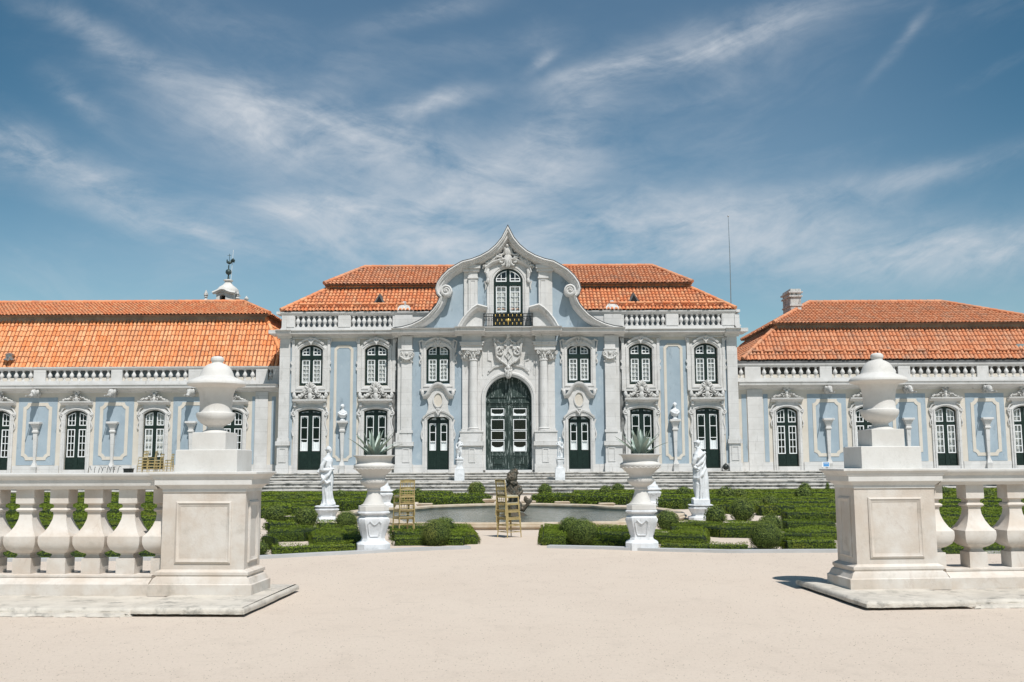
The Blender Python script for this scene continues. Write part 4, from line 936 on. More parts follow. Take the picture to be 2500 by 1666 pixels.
# ================================================================== wings
def wing(name, label, side, doors, panels, dies, xa, xb, ze, tiers, k=57/52):
    global OX
    u0 = (xa+xb)/2; zr = EYE-.45*k
    WR = empty(name, (-.19*k+u0*k, 57, zr), 0, k); tag(WR, label, 'palace wing'); OX = u0
    lo, hi = min(xa, xb), max(xa, xb)
    hs = [opening(d, .55, .22, 3.07, 3.29) for d in doors]
    m_ = MB(); wall_with_holes(m_, [(lo, 0), (hi, 0), (hi, 5.0), (lo, 5.0)], hs, 0, .34); m_.build('wall', 'cream', WR, 0)
    m_ = MB()
    for x in (lo, hi): m_.add([(x, 0, 0), (x, 10, 0), (x, 10, 5.5), (x, 0, 5.5)], [(0, 1, 2, 3)])
    m_.add([(lo, 10, 0), (hi, 10, 0), (hi, 10, 5.5), (lo, 10, 5.5)], [(0, 1, 2, 3)]); m_.build('back_wall', 'cream', WR, 0)
    it = MB(); l_, h_ = lo+.1, hi-.1
    it.add([(l_, .34, .1), (h_, .34, .1), (h_, 5, .1), (l_, 5, .1), (l_, .34, 4.9), (h_, .34, 4.9), (h_, 5, 4.9), (l_, 5, 4.9)], [(0, 1, 2, 3), (3, 2, 6, 7), (0, 3, 7, 4), (1, 2, 6, 5), (4, 5, 6, 7)]); it.build('interior', 'dark', WR, 0)
    m_ = MB(); edges = [lo]+[v for d in sorted(doors) for v in (d-.8, d+.8)]+[hi]
    for a, b in zip(edges[::2], edges[1::2]):
        if b > a: MB().box(a, b, -.05, 0, 0, .44).build('plinth', 'stone', WR)
    m_ = MB(); entablature(m_, lo, hi, 4.2, [(0, 0), (0, .02), (.06, .05), (.12, .22), (.21, .26), (.22, .42), (.35, .44), (.38, .48), (.40, .48), (.42, 0)], 0); m_.build('cornice', 'stone', WR)
    m_ = MB(); m_.box(lo, hi, -.11, .5, 4.6, 4.82); m_.box(lo, hi, -.15, .5, 4.6, 4.66)
    for a, b in dies: m_.box(a, b, -.09, .32, 4.82, 5.42)
    m_.build('attic_pier', 'stone', WR)
    m_ = MB(); entablature(m_, lo, hi, 5.39, [(0, -.35), (0, .06), (.04, .08), (.07, .12), (.13, .14), (.17, .14), (.18, -.35)], 0); m_.build('attic_rail', 'stone', WR)
    MB().box(lo, hi, .5, .6, 4.8, ze+.02).build('attic_wall', 'black_stain' if side > 0 else 'blue', WR, 0)
    bm_ = baluster_mesh(.575, .12)
    ds = sorted(dies)
    for (a0, b0), (a1, b1) in zip(ds[:-1], ds[1:]):
        nn = max(1, round((a1-b0)/.39))
        for i in range(nn): link('baluster', bm_, 'stone', WR, (b0+(a1-b0)*(i+.5)/nn-OX, .02, 4.82))
    # strip pilaster next to the pavilion
    sp = (-12.56, -13.22) if side < 0 else (12.45, 13.25)
    m_ = MB(); m_.box(sp[0], sp[1], -.06, 0, .44, 4.22); m_.box(sp[0], sp[1], -.08, 0, 0, .44)
    for z in (.6, 1.45, 2.3, 3.15): m_.box(min(sp)+.01, max(sp)-.01, -.063, -.05, z, z+.8)
    m_.build('pilaster', 'stone', WR)
    for a, b in (((-12.37, -12.17), (-13.39, -13.25)) if side < 0 else ((12.16, 12.41), (13.3, 13.53))): MB().box(a, b, -.012, 0, .46, 3.97).build('blue_panel', 'blue', WR, 0)
    wo = MB(); rocaille(wo, 0, 0, 1.35, .62, 0, 8); ORN2 = wo.mesh('ornament', 60, ox=0)
    for i, d in enumerate(doors):
        has = i in ((2,) if side < 0 else (2, 3))
        glazed_door(WR, d, .22, 3.07, 3.29, .55, 0, grid=3, ztr=2.42, panel_h=.62, cafe=False, curtain=has)
        m_ = MB(); m_.mould([(d+.55, 0)]+arc(d, .55, 3.07, 3.29, 12)+[(d-.55, 0)], surround_prof(.21), 0); m_.box(d-.56, d+.56, -.08, .3, 0, .218); m_.box(d-.6, d+.6, -.06, 0, 3.36, 3.58)
        for q in (-1, 1):
            m_.tube(spiral(d+q*.78, 3.1, .1, 1.3, PI/2, -.08, -q, 14), .035, 5)
            m_.tube([(d+q*(.8+.045*math.sin(t*8)), -.06, 2.3+t*.75) for t in [j/8 for j in range(9)]], .032, 5)
            m_.tube([(d+q*.8, -.06, 3.2), (d+q*.72, -.08, 3.36), (d+q*.58, -.08, 3.46)], .04, 5)
        m_.build('door_surround', 'stone', WR)
        m_ = MB(); entablature(m_, d-.83, d+.83, 3.56, [(0, 0), (0, .08), (.08, .14), (.12, .28), (.17, .3), (.2, .3), (.22, 0)], 0); m_.build('door_hood', 'stone', WR)
        link('ornament', ORN2, 'carved', WR, (d-OX, -.08, 3.74))
    spout = MB(); spout.tube([(0, 0, 4.36), (0, -.35, 4.33), (0, -.65, 4.26), (0, -.9, 4.2)], [.2, .18, .12, .09], 8)
    spout.ell((0, -.55, 4.33), (.19, .26, .17), 9, 6); spout.ell((0, -.82, 4.2), (.12, .16, .08), 8, 5)
    for s in (-1, 1): spout.ell((s*.16, -.4, 4.38), (.09, .12, .12), 7, 5); spout.ell((s*.08, -.7, 4.36), .05, 6, 5)
    spout.tube([(0, -.85, 4.2), (0, -1.4, 4.17)], .028, 6); spout.v = [(x*.82, y, 4.2+(z-4.36)*1.2) for x, y, z in spout.v]; SP = spout.mesh('water_spout', 60, ox=0)
    for p in panels:
        MB().box(p-1.01, p+1.01, -.012, 0, .46, 3.97).build('blue_panel', 'blue', WR, 0)
        a = .75; zl, zh = .72, 3.7
        notch_frame(MB_ := MB(), p, a, zl, zh, .22, .17, 0, .035); MB_.build('panel_frame', 'cream', WR, 0)
        herm(WR, p, 0, 2.68)
        link('water_spout', SP, 'carved', WR, (p-OX, 0, 0))
    for t in tiers: hip_tier(WR, **t)
    t0, t1 = tiers
    MB().box(t0['xl2']-.02, t0['xr2']+.02, t0['yf2']-.05, t0['yb2']+.05, t0['zt']-.1, t1['ze']+.01).build('roof_fascia', 'wood_soffit', WR, 0)
    MB().box(t1['xl']+.05, t1['xr']-.05, t1['yf']+.05, t1['yb']-.05, t1['ze']-.04, t1['ze']-.005).build('roof_soffit', 'wood_soffit', WR, 0)
    return WR
LW = wing('palace_wing', 'long low blue and white palace wing left of the pavilion under a plain orange roof', -1, [-26.55, -22.53, -18.48, -14.42, -30.6], [-28.6, -24.57, -20.57, -16.5],
     [(-12.34, -11.9), (-13.22, -12.6), (-16.75, -16.0), (-20.8, -20.22), (-24.86, -24.23), (-28.9, -28.28), (-33, -32.4)], -33, -11.98, 5.6,
     [dict(xl=-33.2, xr=-11.7, yf=.02, yb=10, ze=5.58, xl2=-31.5, xr2=-13.15, yf2=1.6, yb2=8.4, zt=8.27, mat='tile_pale', lrow=.36, ridge=False),
      dict(xl=-33, xr=-12.9, yf=1.2, yb=8.8, ze=8.52, xl2=-31, xr2=-15.36, yf2=5, yb2=5.01, zt=9.78, mat='tile', lrow=.34)])
fv = MB(); fv.lathe([(.3, 0), (.3, .05), (.2, .12), (.2, .28), (.26, .3), (.1, .4)], 12, (-26.28, .12, 5.95)); fv.tube([(-26.28, -.1, 6.1), (-26.1, -.2, 6.1), (-26.2, -.2, 5.9)], .05, 6); fv.build('roof_ventilator', 'grey_metal', LW)
RW = wing('palace_wing', 'low blue and white palace wing right of the pavilion with a chimney', 1, [14.5, 18.63, 22.78, 26.85], [16.6, 20.75, 24.85, 28.95],
     [(11.9, 12.0), (12.38, 13.2), (16.3, 16.93), (20.4, 21.03), (24.53, 25.13), (28.6, 29.2)], 11.98, 30, 5.83,
     [dict(xl=12.3, xr=30.3, yf=.02, yb=10, ze=5.8, xl2=14.5, xr2=28.8, yf2=1.6, yb2=8.4, zt=7.68, mat='tile_old', lrow=.36, ridge=False),
      dict(xl=14.3, xr=29.6, yf=1.2, yb=8.8, ze=7.88, xl2=17.39, xr2=25.1, yf2=5, yb2=5.01, zt=9.58, mat='tile_old', lrow=.34)])
MB().box(12.0, 30, .0, .2, 5.57, 5.72).build('gutter', 'lead', RW, 0)
sg = MB()
for i in range(26): sg.tube([(12.9+.62*i, .28, 6.28), (13.35+.62*i, .28, 6.28)], .07, 6)
sg.build('snow_guard', 'tile_old', RW)
ch = MB(); ch.box(15.95, 16.55, 3.6, 5.2, 8.0, 9.95); ch.box(15.88, 16.62, 3.52, 5.28, 9.72, 9.8); ch.box(15.85, 16.65, 3.5, 5.3, 9.95, 10.03); ch.box(15.95, 16.55, 3.6, 5.2, 10.03, 10.18); ch.box(15.9, 16.6, 3.55, 5.25, 9.2, 9.28)
for i in range(5): ch.box(15.93, 15.96, 3.7+.3*i, 3.85+.3*i, 9.3, 9.7)
ch.build('chimney', 'carved', RW)
MB().box(27.0, 27.5, .55, .75, 6.45, 6.62).build('skylight', 'grey_metal', RW)
OX = 0.0
# ================================================================== clock tower lantern beyond the left wing
tx, ty = at(557, 700, 75)[0], 75; TR = empty('bell_tower', (tx, ty, 0)); tag(TR, 'white baroque belfry with a bell-shaped cap behind the left wing roof', 'bell tower')
zz0 = at(557, 732, 75)[1]
OX = tx; OY = ty
def tz(py): return at(557, py, 75)[1]
k = .0309
m_ = MB(); wall_with_holes(m_, [(tx-.70, zz0-6), (tx+.62, zz0-6), (tx+.62, tz(716)), (tx-.70, tz(716))], [opening(tx-.23, .22, zz0-2, tz(728), tz(722), 10)], ty-.62, .5)
for s in (-.70, .62): m_.add([(tx+s, ty-.62, zz0-6), (tx+s, ty+.7, zz0-6), (tx+s, ty+.7, tz(716)), (tx+s, ty-.62, tz(716))], [(0, 1, 2, 3)])
m_.box(tx-.7, tx+.62, ty+.6, ty+.7, zz0-6, tz(716)); m_.box(tx-1.5, tx+1.5, ty-1.5, ty+1.5, 0, zz0-2.2); m_.build('tower_wall', 'urnstone', TR, 0)
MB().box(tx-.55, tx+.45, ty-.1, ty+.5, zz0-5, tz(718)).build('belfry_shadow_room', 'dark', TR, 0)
m_ = MB(); hood = [(-.95, 719), (-.72, 716), (-.55, 713.5), (-.4, 711), (-.2, 710), (0, 711.5), (.18, 714.5), (.4, 717), (.78, 719)]
m_.mould([(tx+a, tz(b)) for a, b in hood], [(-.08, 0), (-.08, .25), (.02, .3), (.12, .2), (.12, 0)], ty-.6); m_.box(tx-.9, tx+.75, ty-.5, ty+.9, tz(719.5), tz(718)); m_.build('tower_cornice', 'urnstone', TR)
oc = [(math.copysign(abs(math.cos(a))**.6, math.cos(a)), math.copysign(abs(math.sin(a))**.6, math.sin(a))) for a in [2*PI*i/24 for i in range(24)]]
m_ = MB(); m_.lathe([(.74, tz(718)), (.76, tz(712)), (.72, tz(707)), (.58, tz(702)), (.36, tz(697)), (.27, tz(693)), (.24, tz(690)), (.24, tz(688)), (.34, tz(686.5)), (.34, tz(684.5)), (.2, tz(683))], c=(tx, ty, 0), sect=oc); m_.build('bell_roof', 'urnstone', TR, 30)
m_ = MB(); m_.tube([(tx, ty, tz(684)), (tx, ty, tz(671))], [.1, .05], 8); m_.ell((tx, ty, tz(664.6)), .23, 16, 10); m_.tube([(tx, ty, tz(657)), (tx, ty, tz(648))], .05, 8)
m_.tube([(tx, ty, tz(650)), (tx+.05, ty, tz(642)), (tx+.03, ty, tz(620))], .02, 5); m_.tube([(tx-.12, ty, tz(624)), (tx+.16, ty, tz(624))], .018, 5)
m_.build('finial_globe', 'copper', TR)
m_ = MB(); m_.ell((tx+.05, ty, tz(641.5)), (.2, .08, .13), 10, 7); m_.tube([(tx-.1, ty, tz(642)), (tx-.14, ty, tz(637)), (tx-.12, ty, tz(634.5))], [.08, .05, .05], 7); m_.tube([(tx-.1, ty, tz(634.5)), (tx-.19, ty, tz(635))], [.03, .005], 5)
m_.tube([(tx+.2, ty, tz(642)), (tx+.24, ty, tz(637)), (tx+.32, ty, tz(634.5)), (tx+.4, ty, tz(637)), (tx+.38, ty, tz(642))], [.06, .13, .13, .09, .04], 8); m_.build('weathercock', 'copper', TR)
MB().tube([(tx+.17, ty+.1, tz(684)), (tx+.29, ty+.1, tz(610))], .017, 6).build('lightning_rod', 'white', TR)
for px, pt, pb in ((503, 704, 734), (579, 705, 728), (602, 719, 736)):
    fx = at(px, 720, 75)[0]; q = (pb-pt)*k; zb_ = tz(pb)-.15
    m_ = MB(); m_.lathe([(.15, -2), (.15, q*.05), (.24, q*.12), (.24, q*.17), (.1, q*.3), (.08, q*.4), (.15, q*.45), (.12, q*.52), (.17, q*.6), (.14, q*.75), (.09, q*.85), (.02, q*1.05)], 10, (fx, ty, zb_), flute=lambda kk, i: .18*(i % 2) if kk > 8 else 0); m_.build('finial', 'carved', TR)
OX = 0.0; OY = 0.0
# ================================================================== terrace and steps
random.seed(21)
tag(MB().box(-60, 60, 54.3, 70, -.2, CZ-.004).build('terrace', 'steps', smooth=0), kind='structure')
ST = empty('stone_steps', (0, 50.1, 0)); tag(ST, 'long weathered stone stairs with black stained risers below the palace terrace', 'stairs')
levels = []
z = 0; y = 50.1
for i in range(4): levels.append((y, z, z+.165)); z += .165; y += .36
levels.append((y, z, .72)); z = .72; y = 53.25
hz = (CZ-.72)/3
for i in range(3): levels.append((y, z, z+hz)); z += hz; y += .36
for i, (y0, za, zb) in enumerate(levels):
    y1 = levels[i+1][0]+.1 if i < len(levels)-1 else 54.32
    m_ = MB(); r_ = MB()
    nx = 60
    xs = [-46+92*j/nx for j in range(nx+1)]
    jy = [random.uniform(-.015, .015) for _ in xs]; jz = [random.uniform(-.008, .004) for _ in xs]
    prof = [(0.02, -.06), (-.035, -.055), (-.05, -.03), (-.04, -.005), (0, 0), (y1-y0, 0)]
    vs = [(x, y0+a+(jy[j] if q < 5 else 0), zb+b+jz[j]*(q < 5)) for j, x in enumerate(xs) for q, (a, b) in enumerate(prof)]
    n = len(prof); m_.add(vs, [(j*n+q, (j+1)*n+q, (j+1)*n+q+1, j*n+q+1) for j in range(nx) for q in range(n-1)])
    st = m_.build('step', 'steps', None, 60)
    me = st.data; me.transform(Matrix.Translation((0, -50.1, 0))); st.parent = ST
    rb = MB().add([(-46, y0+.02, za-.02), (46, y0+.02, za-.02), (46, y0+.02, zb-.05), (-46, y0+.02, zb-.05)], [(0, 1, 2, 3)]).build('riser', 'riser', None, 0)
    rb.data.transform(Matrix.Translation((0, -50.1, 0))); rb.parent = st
# ================================================================== kerb, pond
def ribbon(path, w, z0, z1):
    m_ = MB(); P = [Vector((p[0], p[1])) for p in path]; vs = []
    for i, p in enumerate(P):
        t = (P[min(i+1, len(P)-1)]-P[max(i-1, 0)]).normalized(); n = Vector((-t.y, t.x))
        for a, zz_ in ((0, z0), (0, z1), (w, z1), (w, z0)): vs.append((p.x+n.x*a, p.y+n.y*a, zz_))
    k = len(P); m_.add(vs, [(i*4+q, (i+1)*4+q, (i+1)*4+(q+1)%4, i*4+(q+1)%4) for i in range(k-1) for q in range(4)]+[(0, 1, 2, 3), ((k-1)*4+3, (k-1)*4+2, (k-1)*4+1, (k-1)*4)])
    return m_
M['kerbstone'] = stone('kerb_stone', (.46, .46, .46), (.40, .40, .395), amt=.3, streak=False)
kl = [(-40, 16.6), (-12, 16.9), (-7, 17.0)]+[gnd(*p) for p in ((630, 1366), (760, 1359), (880, 1353), (1010, 1346), (1150, 1341))]
kr = [gnd(*p) for p in ((1335, 1339), (1470, 1342), (1610, 1347), (1780, 1351), (2040, 1350))]+[(8, 17.6), (12, 17.4), (40, 17)]
tag(ribbon(kl, .22, -.02, .05).build('kerb', 'kerbstone'), kind='structure'); tag(ribbon(kr, .22, -.02, .05).build('kerb', 'kerbstone'), kind='structure')
cx = -.05
H = [(0, 24.35), (1.0, 24.4), (1.7, 24.5), (2.05, 24.62), (2.4, 24.6), (2.8, 24.7), (3.05, 25.2), (3.15, 25.9), (3.35, 26.5), (3.9, 26.9), (4.6, 27.6), (5.0, 28.8), (5.1, 30.2), (5.0, 31.6), (4.6, 32.8), (3.9, 33.5), (3.3, 34.0), (3.1, 34.8), (2.6, 35.3), (1.8, 35.9), (.9, 36.5), (0, 36.8)]
ring = [(cx+a, b) for a, b in H]+[(cx-a, b) for a, b in H[::-1][1:-1]]
def smooth_ring(r, it=2):
    for _ in range(it):
        o = []
        for i in range(len(r)):
            p, q = r[i], r[(i+1) % len(r)]; o += [(p[0]*.75+q[0]*.25, p[1]*.75+q[1]*.25), (p[0]*.25+q[0]*.75, p[1]*.25+q[1]*.75)]
        r = o
    return r
ring = smooth_ring(ring, 3)
PD = empty('fountain_basin', (cx, 30.5, 0)); tag(PD, 'low curved stone rim of the garden pond with brown stained sides', 'pond rim')
m_ = MB(); n = len(ring); prof = [(0, -.02), (0, .05), (-.05, .06), (-.06, .09), (.0, .1), (.0, .15), (.04, .17), (.34, .17), (.38, .15), (.38, .1), (.33, .08), (.33, -.02)]
vs = []
for i, p in enumerate(ring):
    a, b = Vector(ring[i-1]), Vector(ring[(i+1) % n]); t = (b-a).normalized(); nn = Vector((-t.y, t.x))
    if nn.dot(Vector((cx, 30.5))-Vector(p)) < 0 and False: nn = -nn
    vs += [(p[0]+nn.x*o-cx, p[1]+nn.y*o-30.5, z_) for o, z_ in prof]
k = len(prof); m_.add(vs, [(i*k+q, ((i+1) % n)*k+q, ((i+1) % n)*k+(q+1) % k, i*k+(q+1) % k) for i in range(n) for q in range(k)])
m_.build('rim', 'rim', PD, 40)
for px, py in ((1038, 1244), (1196, 1232), (1290, 1237), (1372, 1239), (1480, 1243)):
    gx, gy = gnd(px, py); 
    m_ = MB(); m_.lathe([(.2, -.0), (.2, .06), (.16, .08), (.2, .12), (.26, .16), (.28, .2), (.24, .22)], c=(gx-cx, gy-30.5-.25*(gy > 30), 0), sect=[(-1, -.9), (1, -.9), (1, .9), (-1, .9)]); m_.build('rim_block', 'rim', PD)
wt = MB(); wr = []
for i, p in enumerate(ring):
    a, b = Vector(ring[i-1]), Vector(ring[(i+1) % n]); t = (b-a).normalized(); nn = Vector((-t.y, t.x)); wr.append((p[0]+nn.x*.3, p[1]+nn.y*.3, .03))
wt.add(wr, [tuple(range(len(wr)))])
tag(wt.build('water', 'water', None, 0), kind='structure')
# ================================================================== gate piers, balustrades, lidded urns
SQ = [(-1, -1), (1, -1), (1, 1), (-1, 1)]
PIER = empty('gate_pier', (0, 0, 0))
PSY = .58
m_ = MB(); m_.lathe([(.62, 0), (.62, .13), (.6, .14), (.57, .2), (.545, .215), (.545, .225), (.56, .24), (.56, .27), (.52, .29), (.5, .3), (.5, 1.24)], c=(0, 0, 0), sect=SQ, sy=PSY)
m_.build('shaft', 'marble', PIER, 30)
for q in range(4):
    f = MB(); w_ = .335 if q % 2 == 0 else .17; dd = -.5 if q % 2 else -.5*PSY
    f.mould([(-w_, .37), (w_, .37), (w_, 1.09), (-w_, 1.09)], [(0, 0), (0, .012), (-.02, .022), (-.035, .012), (-.055, .004), (-.055, 0)], dd, True)
    o = f.build('panel', 'marble', PIER); o.rotation_euler = (0, 0, q*PI/2)
m_ = MB(); m_.lathe([(.505, 1.2), (.505, 1.235), (.53, 1.25), (.55, 1.27), (.585, 1.285), (.585, 1.35), (.6, 1.355), (.605, 1.37), (.63, 1.4), (.655, 1.41), (.655, 1.43), (.63, 1.437)], sect=SQ, sy=PSY+.02)
m_.build('cap', 'urnstone', PIER, 30)
URN = empty('lidded_urn', (0, 0, 0))
m_ = MB(); m_.lathe([(.375, 0), (.375, .255), (.365, .262)], sect=SQ, sy=.72); m_.lathe([(.205, .26), (.205, .465), (.2, .47)], sect=SQ); m_.build('plinth_block', 'urnstone', URN, 30)
m_ = MB(); m_.lathe([(.165, .465), (.157, .48), (.13, .495), (.105, .51), (.096, .53), (.1, .545), (.112, .552), (.172, .585), (.208, .622), (.226, .66), (.232, .69), (.229, .708), (.22, .714), (.199, .717), (.193, .74), (.191, .8), (.195, .88), (.208, .96), (.235, 1.015), (.28, 1.04)], 48); m_.build('body', 'urnstone', URN, 32)
m_ = MB(); m_.lathe([(.3, 1.035), (.335, 1.043), (.35, 1.058), (.35, 1.075), (.336, 1.095), (.29, 1.12), (.245, 1.137), (.214, 1.15), (.204, 1.165), (.194, 1.2), (.173, 1.243), (.142, 1.284), (.1, 1.309), (.069, 1.32), (.067, 1.337), (.075, 1.346), (.081, 1.362), (.075, 1.387), (.05, 1.405), (.0, 1.412)], 48); m_.build('lid', 'urnstone', URN, 40)
def balu_profile():
    return [(.115, 0), (.115, .185), (.1, .19), (.085, .205), (.075, .225), (.08, .24), (.125, .26), (.172, .3), (.192, .35), (.198, .4), (.195, .45), (.15, .5), (.112, .57), (.085, .65), (.078, .71), (.082, .715), (.082, .735), (.1, .742), (.11, .76), (.1, .778), (.078, .787), (.078, .822), (.1, .835), (.114, .84), (.114, 1.02)]
bp = MB(); bp.lathe(balu_profile(), sect=[(-1, -1), (1, -1), (1, 1), (-1, 1)]); BALG = bp.mesh('baluster', 28, ox=0)
def slab_edge(m_, x0, x1, y0, y1, z0, z1, nx=40, ny=10, amp=.012, seed=1):
    R = random.Random(seed)
    vs = []; 
    def wob(i): return math.sin(i*1.7+seed)*.5+math.sin(i*.61+seed*2)*.6
    per = [(x0+(x1-x0)*i/nx, y0) for i in range(nx)]+[(x1, y0+(y1-y0)*i/ny) for i in range(ny)]+[(x1-(x1-x0)*i/nx, y1) for i in range(nx)]+[(x0, y1-(y1-y0)*i/ny) for i in range(ny)]
    n_ = len(per); cxx, cyy = (x0+x1)/2, (y0+y1)/2
    prof = [(0, z0), (.0, z0+.3*(z1-z0)), (0, z1-.025), (-.02, z1-.004), (-.05, z1)]
    for o, z_ in prof:
        for i, (x, y_) in enumerate(per):
            j = amp*(wob(i)+R.uniform(-.6, .6))
            dx = -1 if x <= x0+1e-6 else (1 if x >= x1-1e-6 else 0); dy = -1 if y_ <= y0+1e-6 else (1 if y_ >= y1-1e-6 else 0)
            vs.append((x+dx*(o+j), y_+dy*(o+j), z_+R.uniform(-.002, .002)))
    fs = [(k_*n_+i, k_*n_+(i+1) % n_, (k_+1)*n_+(i+1) % n_, (k_+1)*n_+i) for k_ in range(len(prof)-1) for i in range(n_)]+[tuple(range((len(prof)-1)*n_, len(prof)*n_))]
    m_.add(vs, fs)
RZL, RZR = math.radians(-3.6), math.radians(4.2)
SIDES = []
for side, (px_, py_), rz in (('left', (-3.63, 12.2), RZL), ('right', (4.59, 12.46), RZR)):
    s = -1 if side == 'left' else 1
    Rm = Matrix.Rotation(rz, 3, 'Z')
    def W(x, y_, z_=0): v = Rm @ Vector((x, y_, z_)); return (px_+v.x, py_+v.y, v.z)
    # base slabs
    SB = empty('paving_slab', (px_, py_, 0), rz)
    tag(SB, 'low worn stone slab under the left gate pier and balustrade' if s < 0 else 'low chipped stone slab under the right gate pier and balustrade', 'stone slab', 'stone slabs under the gate')
    m_ = MB(); xi = -s*.88
    slab_edge(m_, min(xi, -s*(-.35)), max(xi, -s*(-.35)), -1.38, .75, .03, .095, seed=3 if s < 0 else 5, amp=.006); m_.build('corner_slab', 'slab', SB, 50); a, b = sorted((-s*.74, s*.3)); MB().box(a, b, -1.2, .65, -.02, .032).build('footing', 'riser', SB, 0)
    m_ = MB(); a, b = sorted((s*.36, s*9)); slab_edge(m_, a, b, -1.3 if s < 0 else -1.22, .9, .0, .075, nx=160, seed=8 if s < 0 else 9, amp=.016); m_.build('long_slab', 'slab', SB, 50)
    m_ = MB(); slab_edge(m_, a, b, -1.42 if s < 0 else -1.35, -1.1, -.01, .03, nx=200, seed=12+s, amp=.03); m_.build('mortar_footing', 'slab', SB, 50)
    # pier and urn
    p = PIER if s < 0 else copy_tree(PIER)
    p.location = (px_, py_, .08); p.rotation_euler = (0, 0, rz)
    tag(p, 'panelled pale stone gate pier on the left of the path' if s < 0 else 'panelled pale stone gate pier on the right of the path', 'gate pier', 'gate piers')
    u = URN if s < 0 else copy_tree(URN)
    u.location = W(0, 0, 1.517)[:2]+(1.517,); u.rotation_euler = (0, 0, rz)
    u.scale = (1, 1, 1 if s < 0 else 1.02)
    tag(u, 'white lidded stone urn on the left gate pier' if s < 0 else 'white lidded stone urn on the right gate pier', 'urn', 'lidded urns on the gate piers')
    # balustrade
    B = empty('garden_balustrade', W(s*4.6, 0, .075), rz)
    tag(B, 'pale stone balustrade running left from the left gate pier' if s < 0 else 'cracked pale stone balustrade running right from the right gate pier', 'balustrade', 'garden balustrades')
    x0, x1 = sorted((s*(.64) - s*4.6, s*8.6-s*4.6))
    m_ = MB(); entablature(m_, x0, x1, 0, [(0, -.3), (0, .30), (.13, .30), (.15, .28), (.18, .22), (.2, .2), (.205, .21), (.225, .21), (.23, .19), (.23, -.3)], 0)
    # rear half of the plinth is plain
    m_.box(x0, x1, .29, .36, 0, .2); m_.build('plinth', 'marble', B)
    m_ = MB(); entablature(m_, x0, x1, 1.235, [(0, -.13), (0, .13), (.02, .15), (.04, .2), (.05, .205), (.115, .205), (.12, .215), (.15, .25), (.17, .262), (.19, .262), (.196, .24), (.196, -.26), (.04, -.2)], 0); m_.build('rail', 'urnstone', B)
    sp = .428 if s < 0 else .53
    for i in range(16):
        xb = s*.58+s*sp*i-s*4.6
        if abs(xb+s*4.6) > 8.4: break
        o = link('baluster', BALG, 'marble', B, (xb, 0, .228)); o.rotation_euler = (0, 0, 0)
    SIDES.append((px_, py_))
# ================================================================== planter urns on baroque pedestals
OCT = [(-.62, -1), (.62, -1), (1, -.62), (1, .62), (.62, 1), (-.62, 1), (-1, .62), (-1, -.62)]
def baroque_pedestal(name, hgt, w_, mat='statue'):
    """curved pedestal, hgt total, w_ widest half width"""
    P = empty(name)
    q = hgt/.72; 
    m_ = MB(); m_.lathe([(w_*1.05, 0), (w_*1.05, .13*q), (w_*1.0, .145*q), (w_*.78, .18*q), (w_*.72, .23*q), (w_*.74, .29*q), (w_*.82, .38*q), (w_*.93, .47*q), (w_*1.0, .54*q), (w_*.99, .58*q), (w_*.9, .605*q), (w_*.82, .615*q), (w_*.8, .655*q)], sect=OCT); m_.build('pedestal_body', mat, P, 25)
    m_ = MB(); m_.lathe([(w_*.85, .65*q), (w_*.9, .665*q), (w_*1.02, .68*q), (w_*1.02, .7*q), (w_*.9, .72*q), (w_*.85, .725*q)], sect=OCT); m_.build('pedestal_cap', mat, P, 25)
    m_ = MB()
    for r in range(4):
        mm = MB(); a = w_*.42
        pts = [(-a, .50*q), (-a*.75, .3*q), (-a*.6, .27*q), (a*.6, .27*q), (a*.75, .3*q), (a, .50*q), (a*.7, .545*q), (a*.35, .5*q), (0, .475*q), (-a*.35, .5*q), (-a*.7, .545*q), (-a, .50*q)]
        def yy_(z_): t = z_/q; return -(w_*(.745+.26*max(0, (t-.29)/.25)) if t > .29 else w_*.74)-.004
        mm.tube([(x, yy_(z_), z_) for x, z_ in pts], .009*q, 5)
        R4 = Matrix.Rotation(r*PI/2, 3, 'Z'); m_.add([tuple(R4 @ Vector(v)) for v in mm.v], mm.f)
    m_.build('relief', mat, P)
    return P
PP = baroque_pedestal('urn_pedestal', .735, .285)
PU = empty('planter_urn')
m_ = MB(); m_.lathe([(.27, 0), (.27, .085), (.26, .09)], sect=OCT)
m_.lathe([(.235, .09), (.235, .105), (.2, .12), (.17, .17), (.14, .25), (.118, .33), (.115, .36), (.13, .37), (.13, .39), (.12, .4), (.128, .42), (.13, .44)], 28); m_.build('foot', 'urnstone', PU, 35)
m_ = MB(); m_.lathe([(.14, .43), (.19, .455), (.235, .5), (.25, .54), (.245, .565), (.225, .575)], 56, flute=lambda k_, i: (.05*abs(math.cos(2*PI*i/56*9))-.03)*(1 if 0 < k_ < 5 else .3)); m_.build('fluted_bowl', 'urnstone', PU, 50)
m_ = MB(); m_.lathe([(.215, .57), (.21, .6), (.225, .65), (.29, .71), (.355, .765), (.378, .805), (.382, .83), (.37, .85), (.345, .865), (.325, .872), (.318, .9), (.325, .93), (.34, .97), (.365, 1.0), (.395, 1.005), (.398, 1.02), (.385, 1.025), (.34, 1.02), (.32, .98)], 48)
for i in range(24):
    a = 2*PI*i/24; r0 = .372; m_.tube([(r0*math.cos(a), r0*math.sin(a), .79), ((r0+.012)*math.cos(a+.06), (r0+.012)*math.sin(a+.06), .775), ((r0-.01)*math.cos(a+.13), (r0-.01)*math.sin(a+.13), .765), ((r0+.012)*math.cos(a+.2), (r0+.012)*math.sin(a+.2), .775), (r0*math.cos(a+.262), r0*math.sin(a+.262), .79)], .006, 4)
m_.build('bowl', 'urnstone', PU, 40)
m_ = MB(); m_.lathe([(.33, .97), (.33, .985), (.0, 1.0)], 20); m_.build('soil', 'earth', PU)
